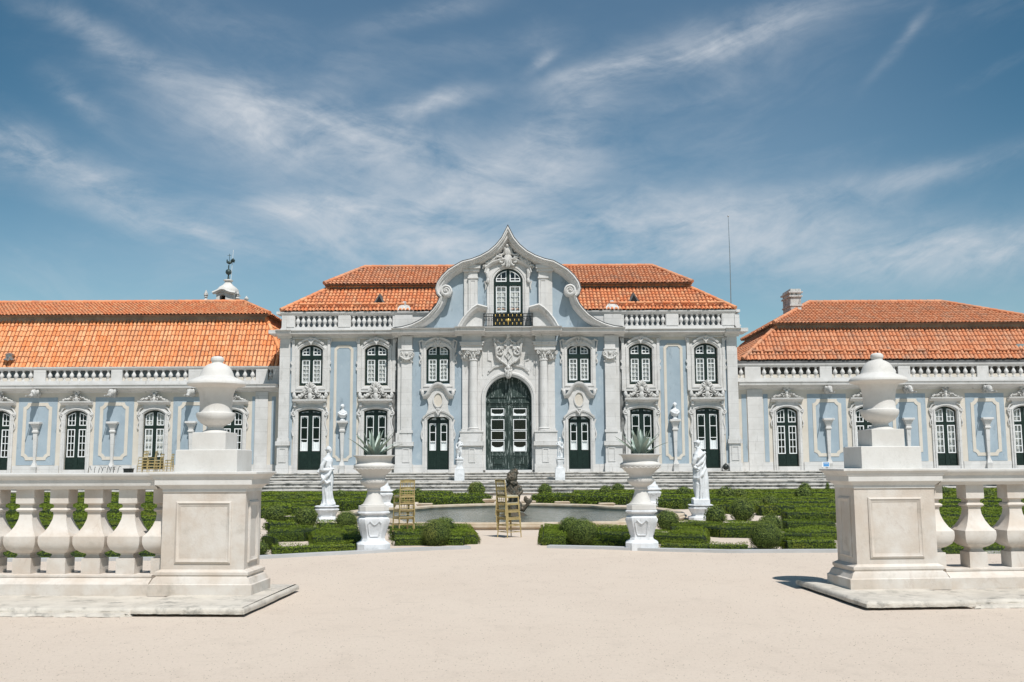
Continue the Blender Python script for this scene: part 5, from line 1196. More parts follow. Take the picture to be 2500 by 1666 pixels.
def agave(seed):
    R = random.Random(seed); V = []; m_ = MB()
    leaves = []
    for k in range(17):
        a = k*2.399+R.uniform(-.2, .2); t = k/16; tilt = math.radians(10+42*(1-t)**.9+R.uniform(-5, 5)); ln = .54+.08*R.random()-.05*t
        d = Vector((math.cos(a), math.sin(a), 0)); n_ = 9; pts = []
        for i in range(n_):
            s_ = i/(n_-1); ti = tilt*(1+.22*s_); pts.append(d*(.04+ln*s_*math.sin(ti))+Vector((0, 0, ln*s_*math.cos(ti))))
        sd = Vector((-d.y, d.x, 0)); vs = []
        for i, p in enumerate(pts):
            s_ = i/(n_-1); wd = .045*(.75+.9*s_-1.65*s_**2.2)+.002
            up_ = Vector((-d.x*math.cos(tilt), -d.y*math.cos(tilt), math.sin(tilt)))
            vs += [p+sd*wd+up_*.018*(1-s_), p-up_*.006, p-sd*wd+up_*.018*(1-s_), p-up_*.022*(1-s_)]
        m_.add(vs, [(i*4+q, (i+1)*4+q, (i+1)*4+(q+1) % 4, i*4+(q+1) % 4) for i in range(n_-1) for q in range(4)])
    return m_
for s, (gx, gy), tx_ in ((-1, gnd(907, 1347), 'left'), (1, gnd(1571, 1344), 'right')):
    gy += .2
    p = PP if s < 0 else copy_tree(PP); p.location = (gx, gy, 0); p.rotation_euler = (0, 0, .22 if s < 0 else -.12)
    tag(p, f'white baroque pedestal under the {tx_} agave urn', 'pedestal', 'pedestals of the agave urns')
    u = PU if s < 0 else copy_tree(PU); u.location = (gx, gy, .737); u.rotation_euler = (0, 0, .22 if s < 0 else -.12)
    tag(u, f'wide cream stone urn holding an agave, {tx_} of the pond', 'urn', 'agave urns')
    ag = agave(3 if s < 0 else 9).build('agave_plant', 'agave', None, 40); ag.location = (gx, gy, 1.72)
    tag(ag, f'spiky grey-green agave growing in the {tx_} stone urn', 'agave', 'agaves in the urns')
# ================================================================== figures
def loft(m_, secs, n=28, fold=0, k=9, tw=0.0, ph=0, front=0):
    """secs: (z, cx, cy, rx, ry[, fold])"""
    vs = []
    for s_ in secs:
        z_, cx_, cy_, rx, ry = s_[:5]; fo = s_[5] if len(s_) > 5 else fold
        for i in range(n):
            a = 2*PI*i/n; f_ = 1+fo*(math.sin(k*a+tw*z_+ph)+.5*math.sin((k*1.7)*a-tw*1.6*z_+1.3))
            vs.append((cx_+rx*f_*math.cos(a), cy_+ry*f_*math.sin(a), z_))
    fs = [(j*n+i, j*n+(i+1) % n, (j+1)*n+(i+1) % n, (j+1)*n+i) for j in range(len(secs)-1) for i in range(n)]+[tuple(range(n-1, -1, -1)), tuple(range((len(secs)-1)*n, len(secs)*n))]
    return m_.add(vs, fs)
def head(m_, c, r, face, hair='bun'):
    """face: heading angle of the nose in the xy plane"""
    c = Vector(c); d = Vector((math.cos(face), math.sin(face), 0)); sd = Vector((-d.y, d.x, 0))
    def L(f_, s_, z_): return c+d*f_*r+sd*s_*r+Vector((0, 0, z_*r))
    m_.ell(c+Vector((0, 0, .12*r)), (r*.93, r*.8, r*1.05), 16, 10, rotz=face); m_.ell(L(.22, 0, -.4), (r*.62, r*.58, r*.68), 12, 8, rotz=face)
    m_.tube([L(.86, 0, .22), L(1.02, 0, -.08), L(1.08, 0, -.2), L(.85, 0, -.26)], [r*.1, r*.13, r*.16, r*.1], 8)
    for s_ in (-1, 1):
        m_.ell(L(.74, s_*.34, .12), r*.17, 8, 6); m_.tube([L(.78, s_*.16, .3), L(.74, s_*.5, .28)], r*.1, 6); m_.ell(L(.0, s_*.8, -.08), (r*.18, r*.1, r*.25), 8, 6, rotz=face); m_.ell(L(.6, s_*.42, -.25), r*.2, 8, 6)
    m_.tube([L(.8, -.22, -.5), L(.86, 0, -.48), L(.8, .22, -.5)], r*.09, 6); m_.tube([L(.78, -.18, -.62), L(.82, 0, -.64), L(.78, .18, -.62)], r*.09, 6); m_.ell(L(.66, 0, -.86), r*.22, 8, 6)
    R = random.Random(int(r*1e4)+len(hair))
    for k_ in range(34):
        a = face+PI+R.uniform(-2.05, 2.05); el = R.uniform(-.15, 1.5); q = Vector((math.cos(a)*math.cos(el), math.sin(a)*math.cos(el), math.sin(el)))
        m_.ell(c+q*r*.93+Vector((0, 0, r*.16)), r*R.uniform(.2, .3), 7, 5)
    if hair == 'bun': m_.ell(L(-1.05, 0, .1), (r*.4,)*3, 9, 6); m_.tube([L(-.9, .2, -.2), L(-.8, .35, -.9), L(-.5, .5, -1.6)], [r*.25, r*.2, r*.1], 7)
    if hair == 'wreath':
        for k_ in range(14):
            a = 2*PI*k_/14; m_.ell(c+Vector((math.cos(a)*r*.98, math.sin(a)*r*.98, r*(.62+.1*math.cos(a-face)))), (r*.2, r*.13, r*.3), 7, 5, rotz=a)
        m_.ell(L(.1, 0, -1.0), r*.3, 8, 6)
        for k_ in range(8): m_.ell(L(.55+.1*R.random(), R.uniform(-.4, .4), -.75-.3*R.random()), r*.2, 7, 5)
    if hair == 'topknot': m_.ell(L(-.2, 0, 1.15), (r*.35,)*3, 9, 6)
def hand(m_, p, d, r):
    """small palm with five bent fingers pointing along d"""
    p = Vector(p); d = Vector(d).normalized(); s_ = d.cross(Vector((0, 0, 1)))
    s_ = s_.normalized() if s_.length > .1 else Vector((1, 0, 0)); u_ = s_.cross(d)
    m_.ell(p+d*r*.9, (r*1.0, r*.9, r*.75), 9, 6)
    for k_, ln in enumerate((1.35, 1.6, 1.5, 1.2)):
        b = p+d*r*1.5+s_*r*(-.75+.5*k_); m_.tube([b, b+d*r*ln*.55, b+d*r*ln-u_*r*.5], [r*.27, r*.24, r*.18], 6)
    b = p+d*r*.6-s_*r*.9; m_.tube([b, b+d*r*.6-s_*r*.5, b+d*r*1.2-s_*r*.5-u_*r*.2], [r*.3, r*.27, r*.2], 6)
# --- robed woman
m_ = MB()
loft(m_, [(0, .03, 0, .2, .17, .10), (.06, .04, 0, .19, .16, .10), (.18, .02, 0, .155, .14, .09), (.4, .0, 0, .15, .14, .085), (.65, .0, 0, .165, .145, .07), (.8, -.005, 0, .175, .15, .06), (.92, -.01, 0, .165, .14, .045), (1.02, -.015, 0, .145, .12, .035), (1.12, -.015, 0, .15, .125, .03), (1.24, -.015, 0, .165, .125, .025), (1.31, -.01, 0, .15, .11, .02), (1.36, 0, 0, .09, .075, 0), (1.42, .01, 0, .055, .055, 0), (1.47, .015, 0, .05, .05, 0)], 40, k=8, tw=5.5)
m_.tube([(-.16, -.14, .62), (-.05, -.185, .72), (.08, -.165, .85), (.14, -.1, .98), (.1, -.08, 1.12)], [.03, .045, .045, .04, .03], 8)
m_.tube([(.15, -.13, .68), (.05, -.18, .62), (-.1, -.17, .78), (-.16, -.1, .98)], [.03, .04, .04, .03], 8)
for s in (-1, 1):
    m_.tube([(-.02, s*.15, 1.28), (-.1 if s < 0 else -.12, s*.2, 1.12), (-.16 if s > 0 else -.12, s*.2, .98)], [.062, .06, .055], 10)
    m_.tube([(-.14, s*.19, 1.0), (.03, s*.13-.02, .99), (.17, -.06+s*.03, 1.02)], [.058, .048, .035], 10); hand(m_, (.16, -.06+s*.03, 1.02), (1, .1*s, .1), .03)
m_.tube([(-.16, -.12, 1.02), (-.22, -.16, .94), (-.2, -.1, .86)], [.05, .05, .035], 8)
head(m_, (.025, 0, 1.56), .088, -.12, 'bun')
m_.ell((.16, -.05, .035), (.1, .05, .04), 9, 6); m_.ell((.14, .07, .035), (.1, .05, .04), 9, 6)
m_.box(-.15, .16, -.16, .16, -.02, .04)
WO = fuse(m_, 'robed_woman_statue', .011, 'statue', None, 2)
fx, fy = gnd(793, 1274); WO.location = (fx, fy+.3, .44); WO.rotation_euler = (0, 0, -.15)
tag(WO, 'white marble statue of a robed woman with folded arms', 'statue')
# --- robed man against a tree stump
m_ = MB()
loft(m_, [(0, -.03, 0, .1, .1, .05), (.1, -.04, 0, .1, .1, .06), (.3, -.05, 0, .135, .12, .07), (.55, -.03, 0, .165, .14, .07), (.78, -.01, 0, .18, .15, .065), (.95, .0, 0, .175, .145, .05), (1.08, .01, 0, .17, .14, .045), (1.2, .015, 0, .185, .145, .04), (1.29, .01, 0, .17, .13, .03), (1.36, -.0, 0, .1, .085, 0), (1.42, -.02, 0, .062, .06, 0), (1.47, -.03, 0, .056, .056, 0)], 40, k=7, tw=-5)
m_.tube([(.13, -.02, -.02), (.135, 0, .3), (.14, 0, .6), (.12, .02, .9)], [.13, .115, .11, .09], 10)
m_.tube([(-.1, -.06, .02), (-.09, -.07, .2), (-.06, -.07, .45)], [.06, .065, .085], 10)
for z0, q in ((.62, .05), (.83, .035), (.98, .05)):
    m_.tube([(-.18, -.05, z0), (-.08, -.145, z0-.02), (.05, -.15, z0+.08), (.14, -.08, z0+.24), (.17, .0, z0+.36)], [q*.5, q*.9, q, q*.8, q*.4], 8)
m_.tube([(-.02, -.14, .1), (.0, -.155, .4), (-.03, -.165, .65), (.04, -.15, .95)], [.025, .03, .03, .025], 7)
m_.tube([(-.08, -.14, 1.27), (-.16, -.17, 1.12), (-.2, -.15, 1.0)], [.07, .068, .06], 10); m_.tube([(-.2, -.15, 1.02), (-.19, -.12, .94), (-.12, -.15, .88)], [.06, .045, .036], 10); hand(m_, (-.14, -.15, .89), (1, -.2, -.2), .032)
m_.tube([(.1, .14, 1.27), (.15, .2, 1.1), (.12, .18, .95)], [.065, .062, .05], 10); m_.tube([(.12, .18, .96), (0, .1, .95), (-.12, 0, 1.0)], [.05, .042, .036], 9); hand(m_, (-.12, 0, 1.0), (-1, -.3, 0), .032)
m_.tube([(-.2, -.13, 1.1), (-.06, -.18, 1.18), (.08, -.15, 1.28), (.16, -.05, 1.33)], [.03, .05, .05, .04], 8)
head(m_, (-.05, 0, 1.56), .09, PI+.15, 'wreath')
m_.ell((-.17, -.05, .03), (.1, .045, .04), 9, 6); m_.ell((-.13, .06, .03), (.1, .045, .04), 9, 6)
m_.box(-.22, .24, -.2, .2, -.12, .015)
MA = fuse(m_, 'robed_man_statue', .011, 'statue', None, 2)
fx2, fy2 = gnd(1716, 1271); MA.location = (fx2, fy2+.3, .555)
tag(MA, 'white marble statue of a wreathed man in a draped robe', 'statue')
SP1 = baroque_pedestal('statue_pedestal', .43, .33); SP1.location = (fx, fy+.3, 0); SP1.rotation_euler = (0, 0, .15); tag(SP1, 'low white pedestal under the statue of the robed woman', 'pedestal', 'statue pedestals')
SP2 = copy_tree(SP1); SP2.location = (fx2, fy2+.3, 0); SP2.rotation_euler = (0, 0, -.1); tag(SP2, 'low white pedestal under the statue of the wreathed man', 'pedestal', 'statue pedestals')
for px, py, lab in ((938, 1240, 'white pedestal with an empty stepped top behind the left agave urn'), (1592, 1236, 'white pedestal with an empty stepped top behind the right agave urn')):
    gx, gy = gnd(px, py); o = copy_tree(SP1); o.name = 'garden_pedestal'; o.location = (gx, gy, .0); o.scale = (.95, .95, 1.5); o.rotation_euler = (0, 0, .1); tag(o, lab, 'pedestal', 'pedestals behind the agave urns')
    t_ = MB(); t_.lathe([(.24, .43), (.22, .5), (.16, .53), (.14, .6)], sect=OCT); t_.build('stepped_top', 'statue', o)
# --- small figures at the stairs
def small_figure(seed, flip):
    m_ = MB(); f_ = -1 if flip else 1
    for s in (-1, 1):
        m_.tube([(s*.045, 0, .48), (s*.06+.02*f_, -.03*(s == f_), .27), (s*.055, .0, .05)], [.068, .05, .034], 9); m_.ell((s*.058, -.04, .03), (.032, .07, .028), 8, 5)
    loft(m_, [(.42, 0, 0, .1, .08), (.52, .01*f_, 0, .115, .09), (.6, .01*f_, 0, .1, .075), (.72, 0, 0, .115, .085), (.8, 0, 0, .12, .08), (.85, 0, 0, .07, .055), (.9, 0, -.01, .04, .04), (.93, 0, -.01, .038, .038)], 18)
    m_.tube([(f_*.12, 0, .8), (f_*.18, -.03, .68), (f_*.06, -.12, .66)], [.045, .04, .03], 8); m_.tube([(-f_*.12, 0, .8), (-f_*.19, .0, .66), (-f_*.17, -.08, .55)], [.045, .04, .03], 8)
    hand(m_, (f_*.06, -.12, .66), (-f_, -.3, 0), .02); hand(m_, (-f_*.17, -.08, .55), (0, -.5, -1), .02)
    m_.tube([(f_*.1, -.06, .8), (-.02, -.1, .62), (-f_*.14, -.08, .5), (-f_*.15, .02, .25)], [.03, .05, .05, .05], 8)
    m_.tube([(-f_*.12, .05, .0), (-f_*.12, .05, .4), (-f_*.13, .03, .52)], [.06, .05, .03], 8); m_.ell((-f_*.14, -.08, .5), (.08, .07, .08), 8, 6)
    head(m_, (0, -.02, 1.0), .065, -PI/2+.5*f_, 'wreath'); m_.box(-.15, .15, -.13, .13, -.05, .012)
    return fuse(m_, 'garden_figure_statue', .012, 'statue', None, 1)
for px, flip, lab, pl in ((1122, False, 'small white figure with gathered drapery left of the great door', 'small white pedestal on the stairs left of the great door'), (1367, True, 'small white figure with gathered drapery right of the great door', 'small white pedestal on the stairs right of the great door')):
    x, _ = at(px, 1150, 52.1); y0 = 52.1
    pd = empty('stair_pedestal', (x, y0, .72)); sect = OCT
    b = MB(); b.lathe([(.25, 0), (.25, .38), (.24, .4), (.235, .62), (.225, .63)], sect=SQ); b.build('pedestal_base', 'statue', pd, 30)
    b = MB(); b.lathe([(.2, .63), (.165, .7), (.16, .8), (.18, .9), (.2, .98), (.19, 1.02), (.16, 1.04), (.16, 1.06), (.22, 1.08), (.22, 1.12), (.2, 1.14)], sect=OCT); b.build('pedestal_body', 'statue', pd, 30)
    tag(pd, pl, 'pedestal', 'pedestals on the stairs')
    fg = small_figure(px, flip); fg.location = (x, y0, .72+1.19); fg.scale = (.95,)*3; tag(fg, lab, 'statue', 'small statues at the stairs')
# --- busts on the wall brackets
def bust(seed, hair):
    m_ = MB()
    m_.lathe([(.16, 0), (.16, .05), (.1, .08), (.08, .14), (.11, .18)], 16)
    loft(m_, [(.16, 0, 0, .12, .1, .03), (.24, 0, -.01, .2, .14, .05), (.36, 0, -.01, .265, .16, .05), (.46, 0, 0, .27, .15, .04), (.54, 0, 0, .22, .12, .02), (.59, 0, 0, .1, .085, 0), (.66, 0, -.01, .07, .07, 0), (.7, 0, -.01, .065, .065, 0)], 30, k=9, tw=9)
    m_.tube([(-.26, -.06, .46), (-.08, -.16, .34), (.1, -.17, .3), (.25, -.08, .4)], [.03, .05, .05, .03], 8); m_.tube([(.22, -.06, .52), (.05, -.15, .42), (-.1, -.15, .26)], [.03, .045, .03], 8)
    head(m_, (0, -.02, .81), .11, -PI/2+(.4 if hair == 'bun' else -.2), hair)
    return fuse(m_, 'portrait_bust', .014, 'statue', None, 1)
for s, hair, lab in ((-1, 'bun', 'white marble bust with long hair on the bracket left of the great door'), (1, 'topknot', 'white marble bust with a topknot on the bracket right of the great door')):
    b = bust(s, hair); b.location = (-.203+s*8.645*CK, 55.5-.13*CK, CZ+2.68*CK); b.scale = (.98,)*3; tag(b, lab, 'bust', 'busts on the facade')
# --- bronze fountain figure
m_ = MB()
loft(m_, [(-.1, 0, 0, .24, .22, .08), (.1, 0, 0, .2, .19, .07), (.3, .02, 0, .17, .16, .05), (.45, .03, 0, .2, .17, .05), (.6, .02, 0, .23, .19, .05), (.75, 0, 0, .22, .18, .05), (.9, -.02, 0, .2, .17, .04), (1.0, -.03, 0, .16, .14, .02)], 26, k=10, tw=8)
m_.ell((-.04, -.02, 1.16), (.19, .2, .21), 14, 10); m_.ell((-.14, -.15, 1.14), (.1, .1, .13), 10, 7); m_.tube([(-.16, -.22, 1.2), (-.22, -.26, 1.08), (-.2, -.2, 1.0)], [.06, .05, .03], 8)
m_.tube([(-.17, -.1, 1.28), (-.06, -.08, 1.36), (.06, -.04, 1.37), (.17, 0, 1.3)], [.05, .07, .07, .05], 8); m_.tube([(-.02, .0, 1.36), (.08, .02, 1.43), (.17, .04, 1.44)], [.06, .05, .02], 8); m_.tube([(-.1, -.12, 1.02), (.02, -.18, .96), (.14, -.12, 1.0)], [.06, .07, .05], 8); m_.ell((-.05, -.2, 1.2), .05, 8, 6)
for s in (-1, 1):
    m_.tube([(s*.2, -.02, .88), (s*.28, -.08, .68), (s*.16, -.2, .55)], [.08, .07, .05], 9); hand(m_, (s*.16, -.2, .55), (-s, -.4, -.2), .05)
    m_.tube([(s*.12, 0, .3), (s*.22, -.15, .26), (s*.2, -.22, .04)], [.11, .09, .07], 9)
m_.tube([(.1, .1, .2), (.35, .1, .08), (.5, .05, .25), (.48, 0, .42)], [.11, .1, .07, .04], 9); m_.ell((.52, 0, .36), (.13, .03, .1), 9, 6); m_.ell((.42, 0, .44), (.08, .03, .1), 9, 6)
m_.lathe([(.55, -.35), (.5, -.15), (.3, -.02)], 14, flute=lambda k_, i: .12*math.sin(i*2.2+k_))
FB = fuse(m_, 'fountain_sculpture', .017, 'bronze', None, 1)
for v_ in FB.data.vertices:
    q_ = v_.co; v_.co = q_*(1+.022*math.sin(q_.z*52)*math.sin(math.atan2(q_.y, q_.x)*11+math.floor(q_.z*16)*1.6)+.012*math.sin(q_.x*61+q_.z*37))
FB.location = (at(1253, 1180, 30.5)[0], 30.5, .02+.12); FB.scale = (.88,)*3; tag(FB, 'dark bronze scaly sea creature crouching in the middle of the pond', 'fountain sculpture')
# ================================================================== golden chairs
random.seed(31)
def chair():
    C = empty('banquet_chair')
    s_ = MB(); s_.box(-.2, .2, -.2, .2, .445, .475); s_.mould([(-.19, -.19), (.19, -.19), (.19, .19), (-.19, .19)], [(0, 0), (.02, 0), (.02, .02), (0, .02)], 0, True) if False else None
    s_.build('seat', 'gold', C); c = MB(); c.prism_z([(-.18, -.17), (.18, -.17), (.19, .18), (-.19, .18)], .475, .505); c.build('cushion', 'seat_cloth', C)
    for x in (-1, 1):
        MB().tube([(x*.185, .185, .45), (x*.2, .2, 0)], [.017, .012], 8).build('leg', 'gold', C)
        MB().tube([(x*.185, -.185, .46), (x*.195, -.215, 0)], [.017, .012], 8).build('leg', 'gold', C)
    st = MB()
    for z in (.14, .3):
        for x in (-1, 1): st.tube([(x*.193, -.2, z), (x*.193, .19, z)], .009, 6)
        st.tube([(-.19, .19, z), (.19, .19, z)], .009, 6); st.tube([(-.19, -.2, z), (.19, -.2, z)], .009, 6)
    st.build('stretcher', 'gold', C)
    b = MB()
    for x in (-1, 1): b.tube([(x*.185, -.185, .46), (x*.185, -.2, .7), (x*.18, -.23, .9)], [.016, .015, .014], 8)
    b.box(-.185, .185, -.21, -.195, .565, .58); b.box(-.19, .19, -.236, -.22, .825, .885); b.mould(arc(0, .19, .88, .905, 6), [(-.03, 0), (-.03, .02), (0, .02), (0, 0)], -.216)
    for k_ in range(5):
        x = -.14+.07*k_; b.tube([(x, -.2, .575), (x, -.207, .66), (x, -.212, .7), (x, -.228, .83)], [.006, .01, .006, .008], 6)
    b.build('backrest', 'gold', C)
    return C
CH = chair(); used = False
ORD = ['lowest', 'second lowest', 'second highest', 'topmost', 'topmost']
def stack(x, y, z, rz, n, where, group, dz=.158, dark=False):
    global used
    for k_ in range(n):
        c = CH if not used else copy_tree(CH)
        used = True
        c.scale = (.9, .9, .86); c.location = (x+.018*k_*math.sin(rz), y-.018*k_*math.cos(rz), z+dz*k_); c.rotation_euler = (0, 0, rz+random.uniform(-.02, .02))
        od = 'topmost' if k_ == n-1 else ORD[k_]
        tag(c, f'gold spindle-back chair, {od} in stack {where}', 'chair', group)
        if dark:
            for ch_ in c.children:
                if ch_.name.startswith('cushion'):
                    ch_.data = ch_.data.copy(); ch_.data.materials.clear(); ch_.data.materials.append(M['cushion'])
gx, gy = gnd(1244, 1313); stack(gx, gy+.1, 0, math.radians(-52), 4, 'in front of the pond', 'chairs stacked by the pond')
gx, gy = gnd(984, 1310); stack(gx, gy, 0, math.radians(28), 4, 'left of the pond', 'chairs stacked by the pond')
zt_ = CZ
xx = lambda px: at(px, 1140, 55.3)[0]
stack(xx(347), 55.3, zt_, math.radians(150), 4, 'beside the black box', 'chairs stacked on the terrace')
stack(xx(365), 55.6, zt_, math.radians(95), 4, 'second from the black box', 'chairs stacked on the terrace', dark=True)
stack(xx(385), 55.4, zt_, math.radians(80), 3, 'third from the black box', 'chairs stacked on the terrace')
stack(xx(410), 55.4, zt_, math.radians(88), 3, 'closest to the gate pier', 'chairs stacked on the terrace', dark=True)
# small things on the terrace
m_ = MB(); m_.lathe([(.2, 0), (.22, .26), (.24, .27), (.24, .3), (.2, .3), (.19, .05)], sect=[(-1.05, -.7), (1.05, -.7), (1.05, .7), (-1.05, .7)]); o = m_.build('planter_box', 'iron'); o.location = (xx(321), 54.9, zt_); tag(o, 'low black box standing beside the stacked gold chairs on the terrace', 'box')
hp = MB()
for a, b, c, h_ in ((222, 231, 0, .45), (238, 241, 3, .4), (247, 259, 0, .42), (255, 266, 2, .38), (268, 276, 0, .46), (275, 288, 0, .46), (284, 290, -2, .4), (294, 303, -4, .42)):
    x0, x1 = xx(a), xx(b); hp.tube([(x0, 54.9, zt_-.02), (x0+(x1-x0)*.25, 54.9, zt_+h_*.7), (x0+(x1-x0)*.55, 54.9, zt_+h_), (x1, 54.9, zt_+h_*(.45 if c == 0 else .9))], .014, 5)
tag(hp.build('wire_hoops', 'iron'), 'thin bent black wires standing on the terrace left of the stacked chairs', 'wire')
SPOT = empty('floodlight', (at(1772, 1143, 54.9)[0], 54.9, CZ)); tag(SPOT, 'round black floodlight on the terrace right of the last tall door', 'floodlight')
m_ = MB(); m_.ell((0, 0, .22), (.17, .15, .17), 14, 9); m_.lathe([(.13, -.02), (.15, .02), (.0, .03)], 14, (0, 0, .39)) if False else None; m_.build('lamp_body', 'iron', SPOT)
m_ = MB(); m_.tube([(-.2, 0, .0), (-.2, 0, .24)], .02, 6); m_.tube([(.2, 0, .0), (.2, 0, .24)], .02, 6); m_.box(-.22, .22, -.1, .1, 0, .03); m_.tube([(-.06, 0, .36), (0, 0, .44), (.06, 0, .36)], .02, 6); m_.build('yoke', 'iron', SPOT)
SG = empty('information_sign', (at(2016, 1140, 52.4)[0], 52.4, .72)); tag(SG, 'small blue and white information sign on a thin post at the stairs', 'sign')
zs_ = at(2016, 1141, 52.4)[1]-.72
MB().box(-.2, .2, -.012, .012, zs_, zs_+.28).build('sign_board', 'white', SG, 0); MB().box(-.12, .17, -.016, -.0125, zs_+.04, zs_+.24).build('sign_panel', 'sign_blue', SG, 0); MB().box(-.08, .13, -.018, -.0165, zs_+.17, zs_+.19).build('sign_line', 'white', SG, 0)
MB().tube([(-.17, .03, 0), (-.17, .03, zs_+.2)], .014, 6).build('post', 'grey_metal', SG); 
# ================================================================== box hedges and clipped balls
rng = np.random.default_rng(5)
def leaves(P, Nn, size, jit=.9, out=.02):
    n_ = len(P); d = Nn+rng.normal(0, jit*.6, (n_, 3)); d /= np.linalg.norm(d, axis=1, keepdims=True)
    t = np.cross(d, rng.normal(0, 1, (n_, 3))); t /= np.linalg.norm(t, axis=1, keepdims=True)+1e-9; b = np.cross(d, t)
    s_ = size*rng.uniform(.6, 1.3, (n_, 1)); p = P+Nn*rng.uniform(-out*.6, out*1.5, (n_, 1))
    V = np.stack([p+t*s_*.62, p+b*s_*.36, p-t*s_*.62, p-b*s_*.36], 1).reshape(-1, 3)
    return V, np.arange(n_*4).reshape(-1, 4)
def lod(y): return (3600, .018) if y < 20.5 else (2400, .022) if y < 24.5 else (1200, .030) if y < 30 else (650, .040) if y < 38 else (420, .05)
def hedge(pts, w, h, label, group='clipped box hedges', cat='hedge', name='box_hedge', tintshift=0.0):
    if name == 'box_hedge' and w < .8 and max(p[1] for p in pts) < 33 and 'kerb' not in label: w, h = w*1.75, h*.76; pts = [(p[0], p[1]+w/2-.26) for p in pts]
    P = [Vector((p[0], p[1])) for p in pts]
    # resample
    Q = [P[0]]
    for a, b in zip(P[:-1], P[1:]):
        n_ = max(1, int((b-a).length/.25)); Q += [a+(b-a)*(i+1)/n_ for i in range(n_)]
    m_ = MB(); vs = []; k = len(Q); T = []
    for i, p in enumerate(Q):
        t1_ = (Q[min(i+1, k-1)]-Q[min(i, k-2)]).normalized(); t0_ = (Q[max(i, 1)]-Q[max(i-1, 0)]).normalized(); t = (t0_+t1_); t = t.normalized() if t.length > .05 else t1_; T.append(t); n_ = Vector((-t.y, t.x)); ww = (w/2-.055)/max(.62, t.dot(t1_))
        e_ = t*(.06 if i == 0 else -.06 if i == k-1 else 0)
        for a, z_ in ((-ww, 0), (-ww*.98, h-.07), (-ww*.8, h-.03), (ww*.8, h-.03), (ww*.98, h-.07), (ww, 0)): vs.append((p.x+e_.x+n_.x*a, p.y+e_.y+n_.y*a, z_))
    m_.add(vs, [(i*6+q, (i+1)*6+q, (i+1)*6+q+1, i*6+q+1) for i in range(k-1) for q in range(5)]+[(0, 1, 2, 3, 4, 5), tuple((k-1)*6+q for q in range(5, -1, -1))])
    cx_, cy_ = Q[k//2].x, Q[k//2].y
    root = empty(name, (cx_, cy_, 0)); tag(root, label, cat, group)
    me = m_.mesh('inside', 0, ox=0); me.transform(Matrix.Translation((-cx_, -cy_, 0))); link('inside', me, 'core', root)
    dens, size = lod(min(q.y for q in Q)); PP_, NN_ = [], []
    co = np.array([v.co for v in me.vertices])
    for pl in me.polygons:
        nn = np.array(pl.normal); ids = list(pl.vertices)
        if nn[2] < -.5: continue
        for j in range(1, len(ids)-1):
            A_, B_c, C_c = co[ids[0]], co[ids[j]], co[ids[j+1]]; ar = .5*np.linalg.norm(np.cross(B_c-A_, C_c-A_)); top = nn[2] > .5
            n_ = rng.poisson(ar*dens*(1.2 if top else 1.75))
            if n_ == 0: continue
            u = rng.uniform(0, 1, (n_, 1)); v = rng.uniform(0, 1, (n_, 1)); fl = u+v > 1; u[fl] = 1-u[fl]; v[fl] = 1-v[fl]
            p = A_+u*(B_c-A_)+v*(C_c-A_); s_ = p[:, 0]+p[:, 1]*.7+cx_+cy_
            off = .03+.012*np.sin(s_*4.1)+.01*np.sin(s_*9.7) if top else .05*(1-rng.uniform(0, 1, n_)**2*.95)
            PP_.append(p+nn*np.reshape(off, (-1, 1))); NN_.append(np.tile(nn+np.array([0, 0, 0 if top else .15]), (n_, 1)))
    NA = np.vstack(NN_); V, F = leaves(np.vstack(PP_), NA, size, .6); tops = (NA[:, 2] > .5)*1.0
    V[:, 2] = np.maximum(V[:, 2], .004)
    o = link('foliage', np_mesh('foliage', V, F, np.clip(rng.normal(.28+tintshift+.34*tops, .26, len(F)), 0, 1)), 'box', root)  # leaf colour paints in lit tops and shaded sides
    return root
def ball(px, py, rpx, label, cone=False, aspect=.95):
    """clipped bush: (px,py) its foot on the ground in the photo, rpx its half width there"""
    x, y = gnd(px, py); r = rpx/F_PX*y*1.0; y += r*.6
    root = empty('conical_bush' if cone else 'round_bush', (x, y, 0)); tag(root, label, 'bush', 'clipped round bushes')
    dens, size = lod(y); dens *= 2.2; size *= .95
    n_ = int(4*PI*r*r*dens*(1.2 if cone else .9)); d = rng.normal(0, 1, (n_, 3)); d /= np.linalg.norm(d, axis=1, keepdims=True)
    if cone:
        hh = r*3.4; tt = rng.uniform(0, 1, n_); a = rng.uniform(0, 2*PI, n_); rr = r*(1-tt*.97)**.9
        P = np.column_stack([rr*np.cos(a), rr*np.sin(a), tt*hh]); Nn = np.column_stack([np.cos(a), np.sin(a), np.full(n_, .3)])
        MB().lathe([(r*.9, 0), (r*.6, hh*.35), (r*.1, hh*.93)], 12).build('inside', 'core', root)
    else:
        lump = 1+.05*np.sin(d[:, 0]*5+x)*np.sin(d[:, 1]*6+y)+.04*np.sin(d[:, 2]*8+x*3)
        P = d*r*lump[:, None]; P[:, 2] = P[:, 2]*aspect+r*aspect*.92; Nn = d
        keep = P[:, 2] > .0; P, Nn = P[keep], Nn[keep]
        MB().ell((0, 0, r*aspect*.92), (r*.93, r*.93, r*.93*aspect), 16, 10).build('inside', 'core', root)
    V, F = leaves(P, Nn, size, .62, .025)
    link('foliage', np_mesh('foliage', V, F, np.clip(rng.normal(.40, .3, len(F))+.25*np.clip(Nn[:, 2], -.5, 1), 0, 1)), 'bush', root)  # upward leaves tinted lighter, light from above put into the colour
def RZ(x, y): return gnd(1590+x/5.006, 1180+y/5.006)
def LZ(x, y): return gnd(620+x/8.404, 1190+y/8.404)
def path(fn, pts, dy=0.0, dx=0.0): return [(lambda p: (p[0]+dx, p[1]+dy))(fn(*p)) for p in pts]
S = lambda x, y: gnd(x, y)
GH = 'parterre hedges right of the path'; GL = 'parterre hedges left of the path'; GB = 'hedge rows before the stairs'
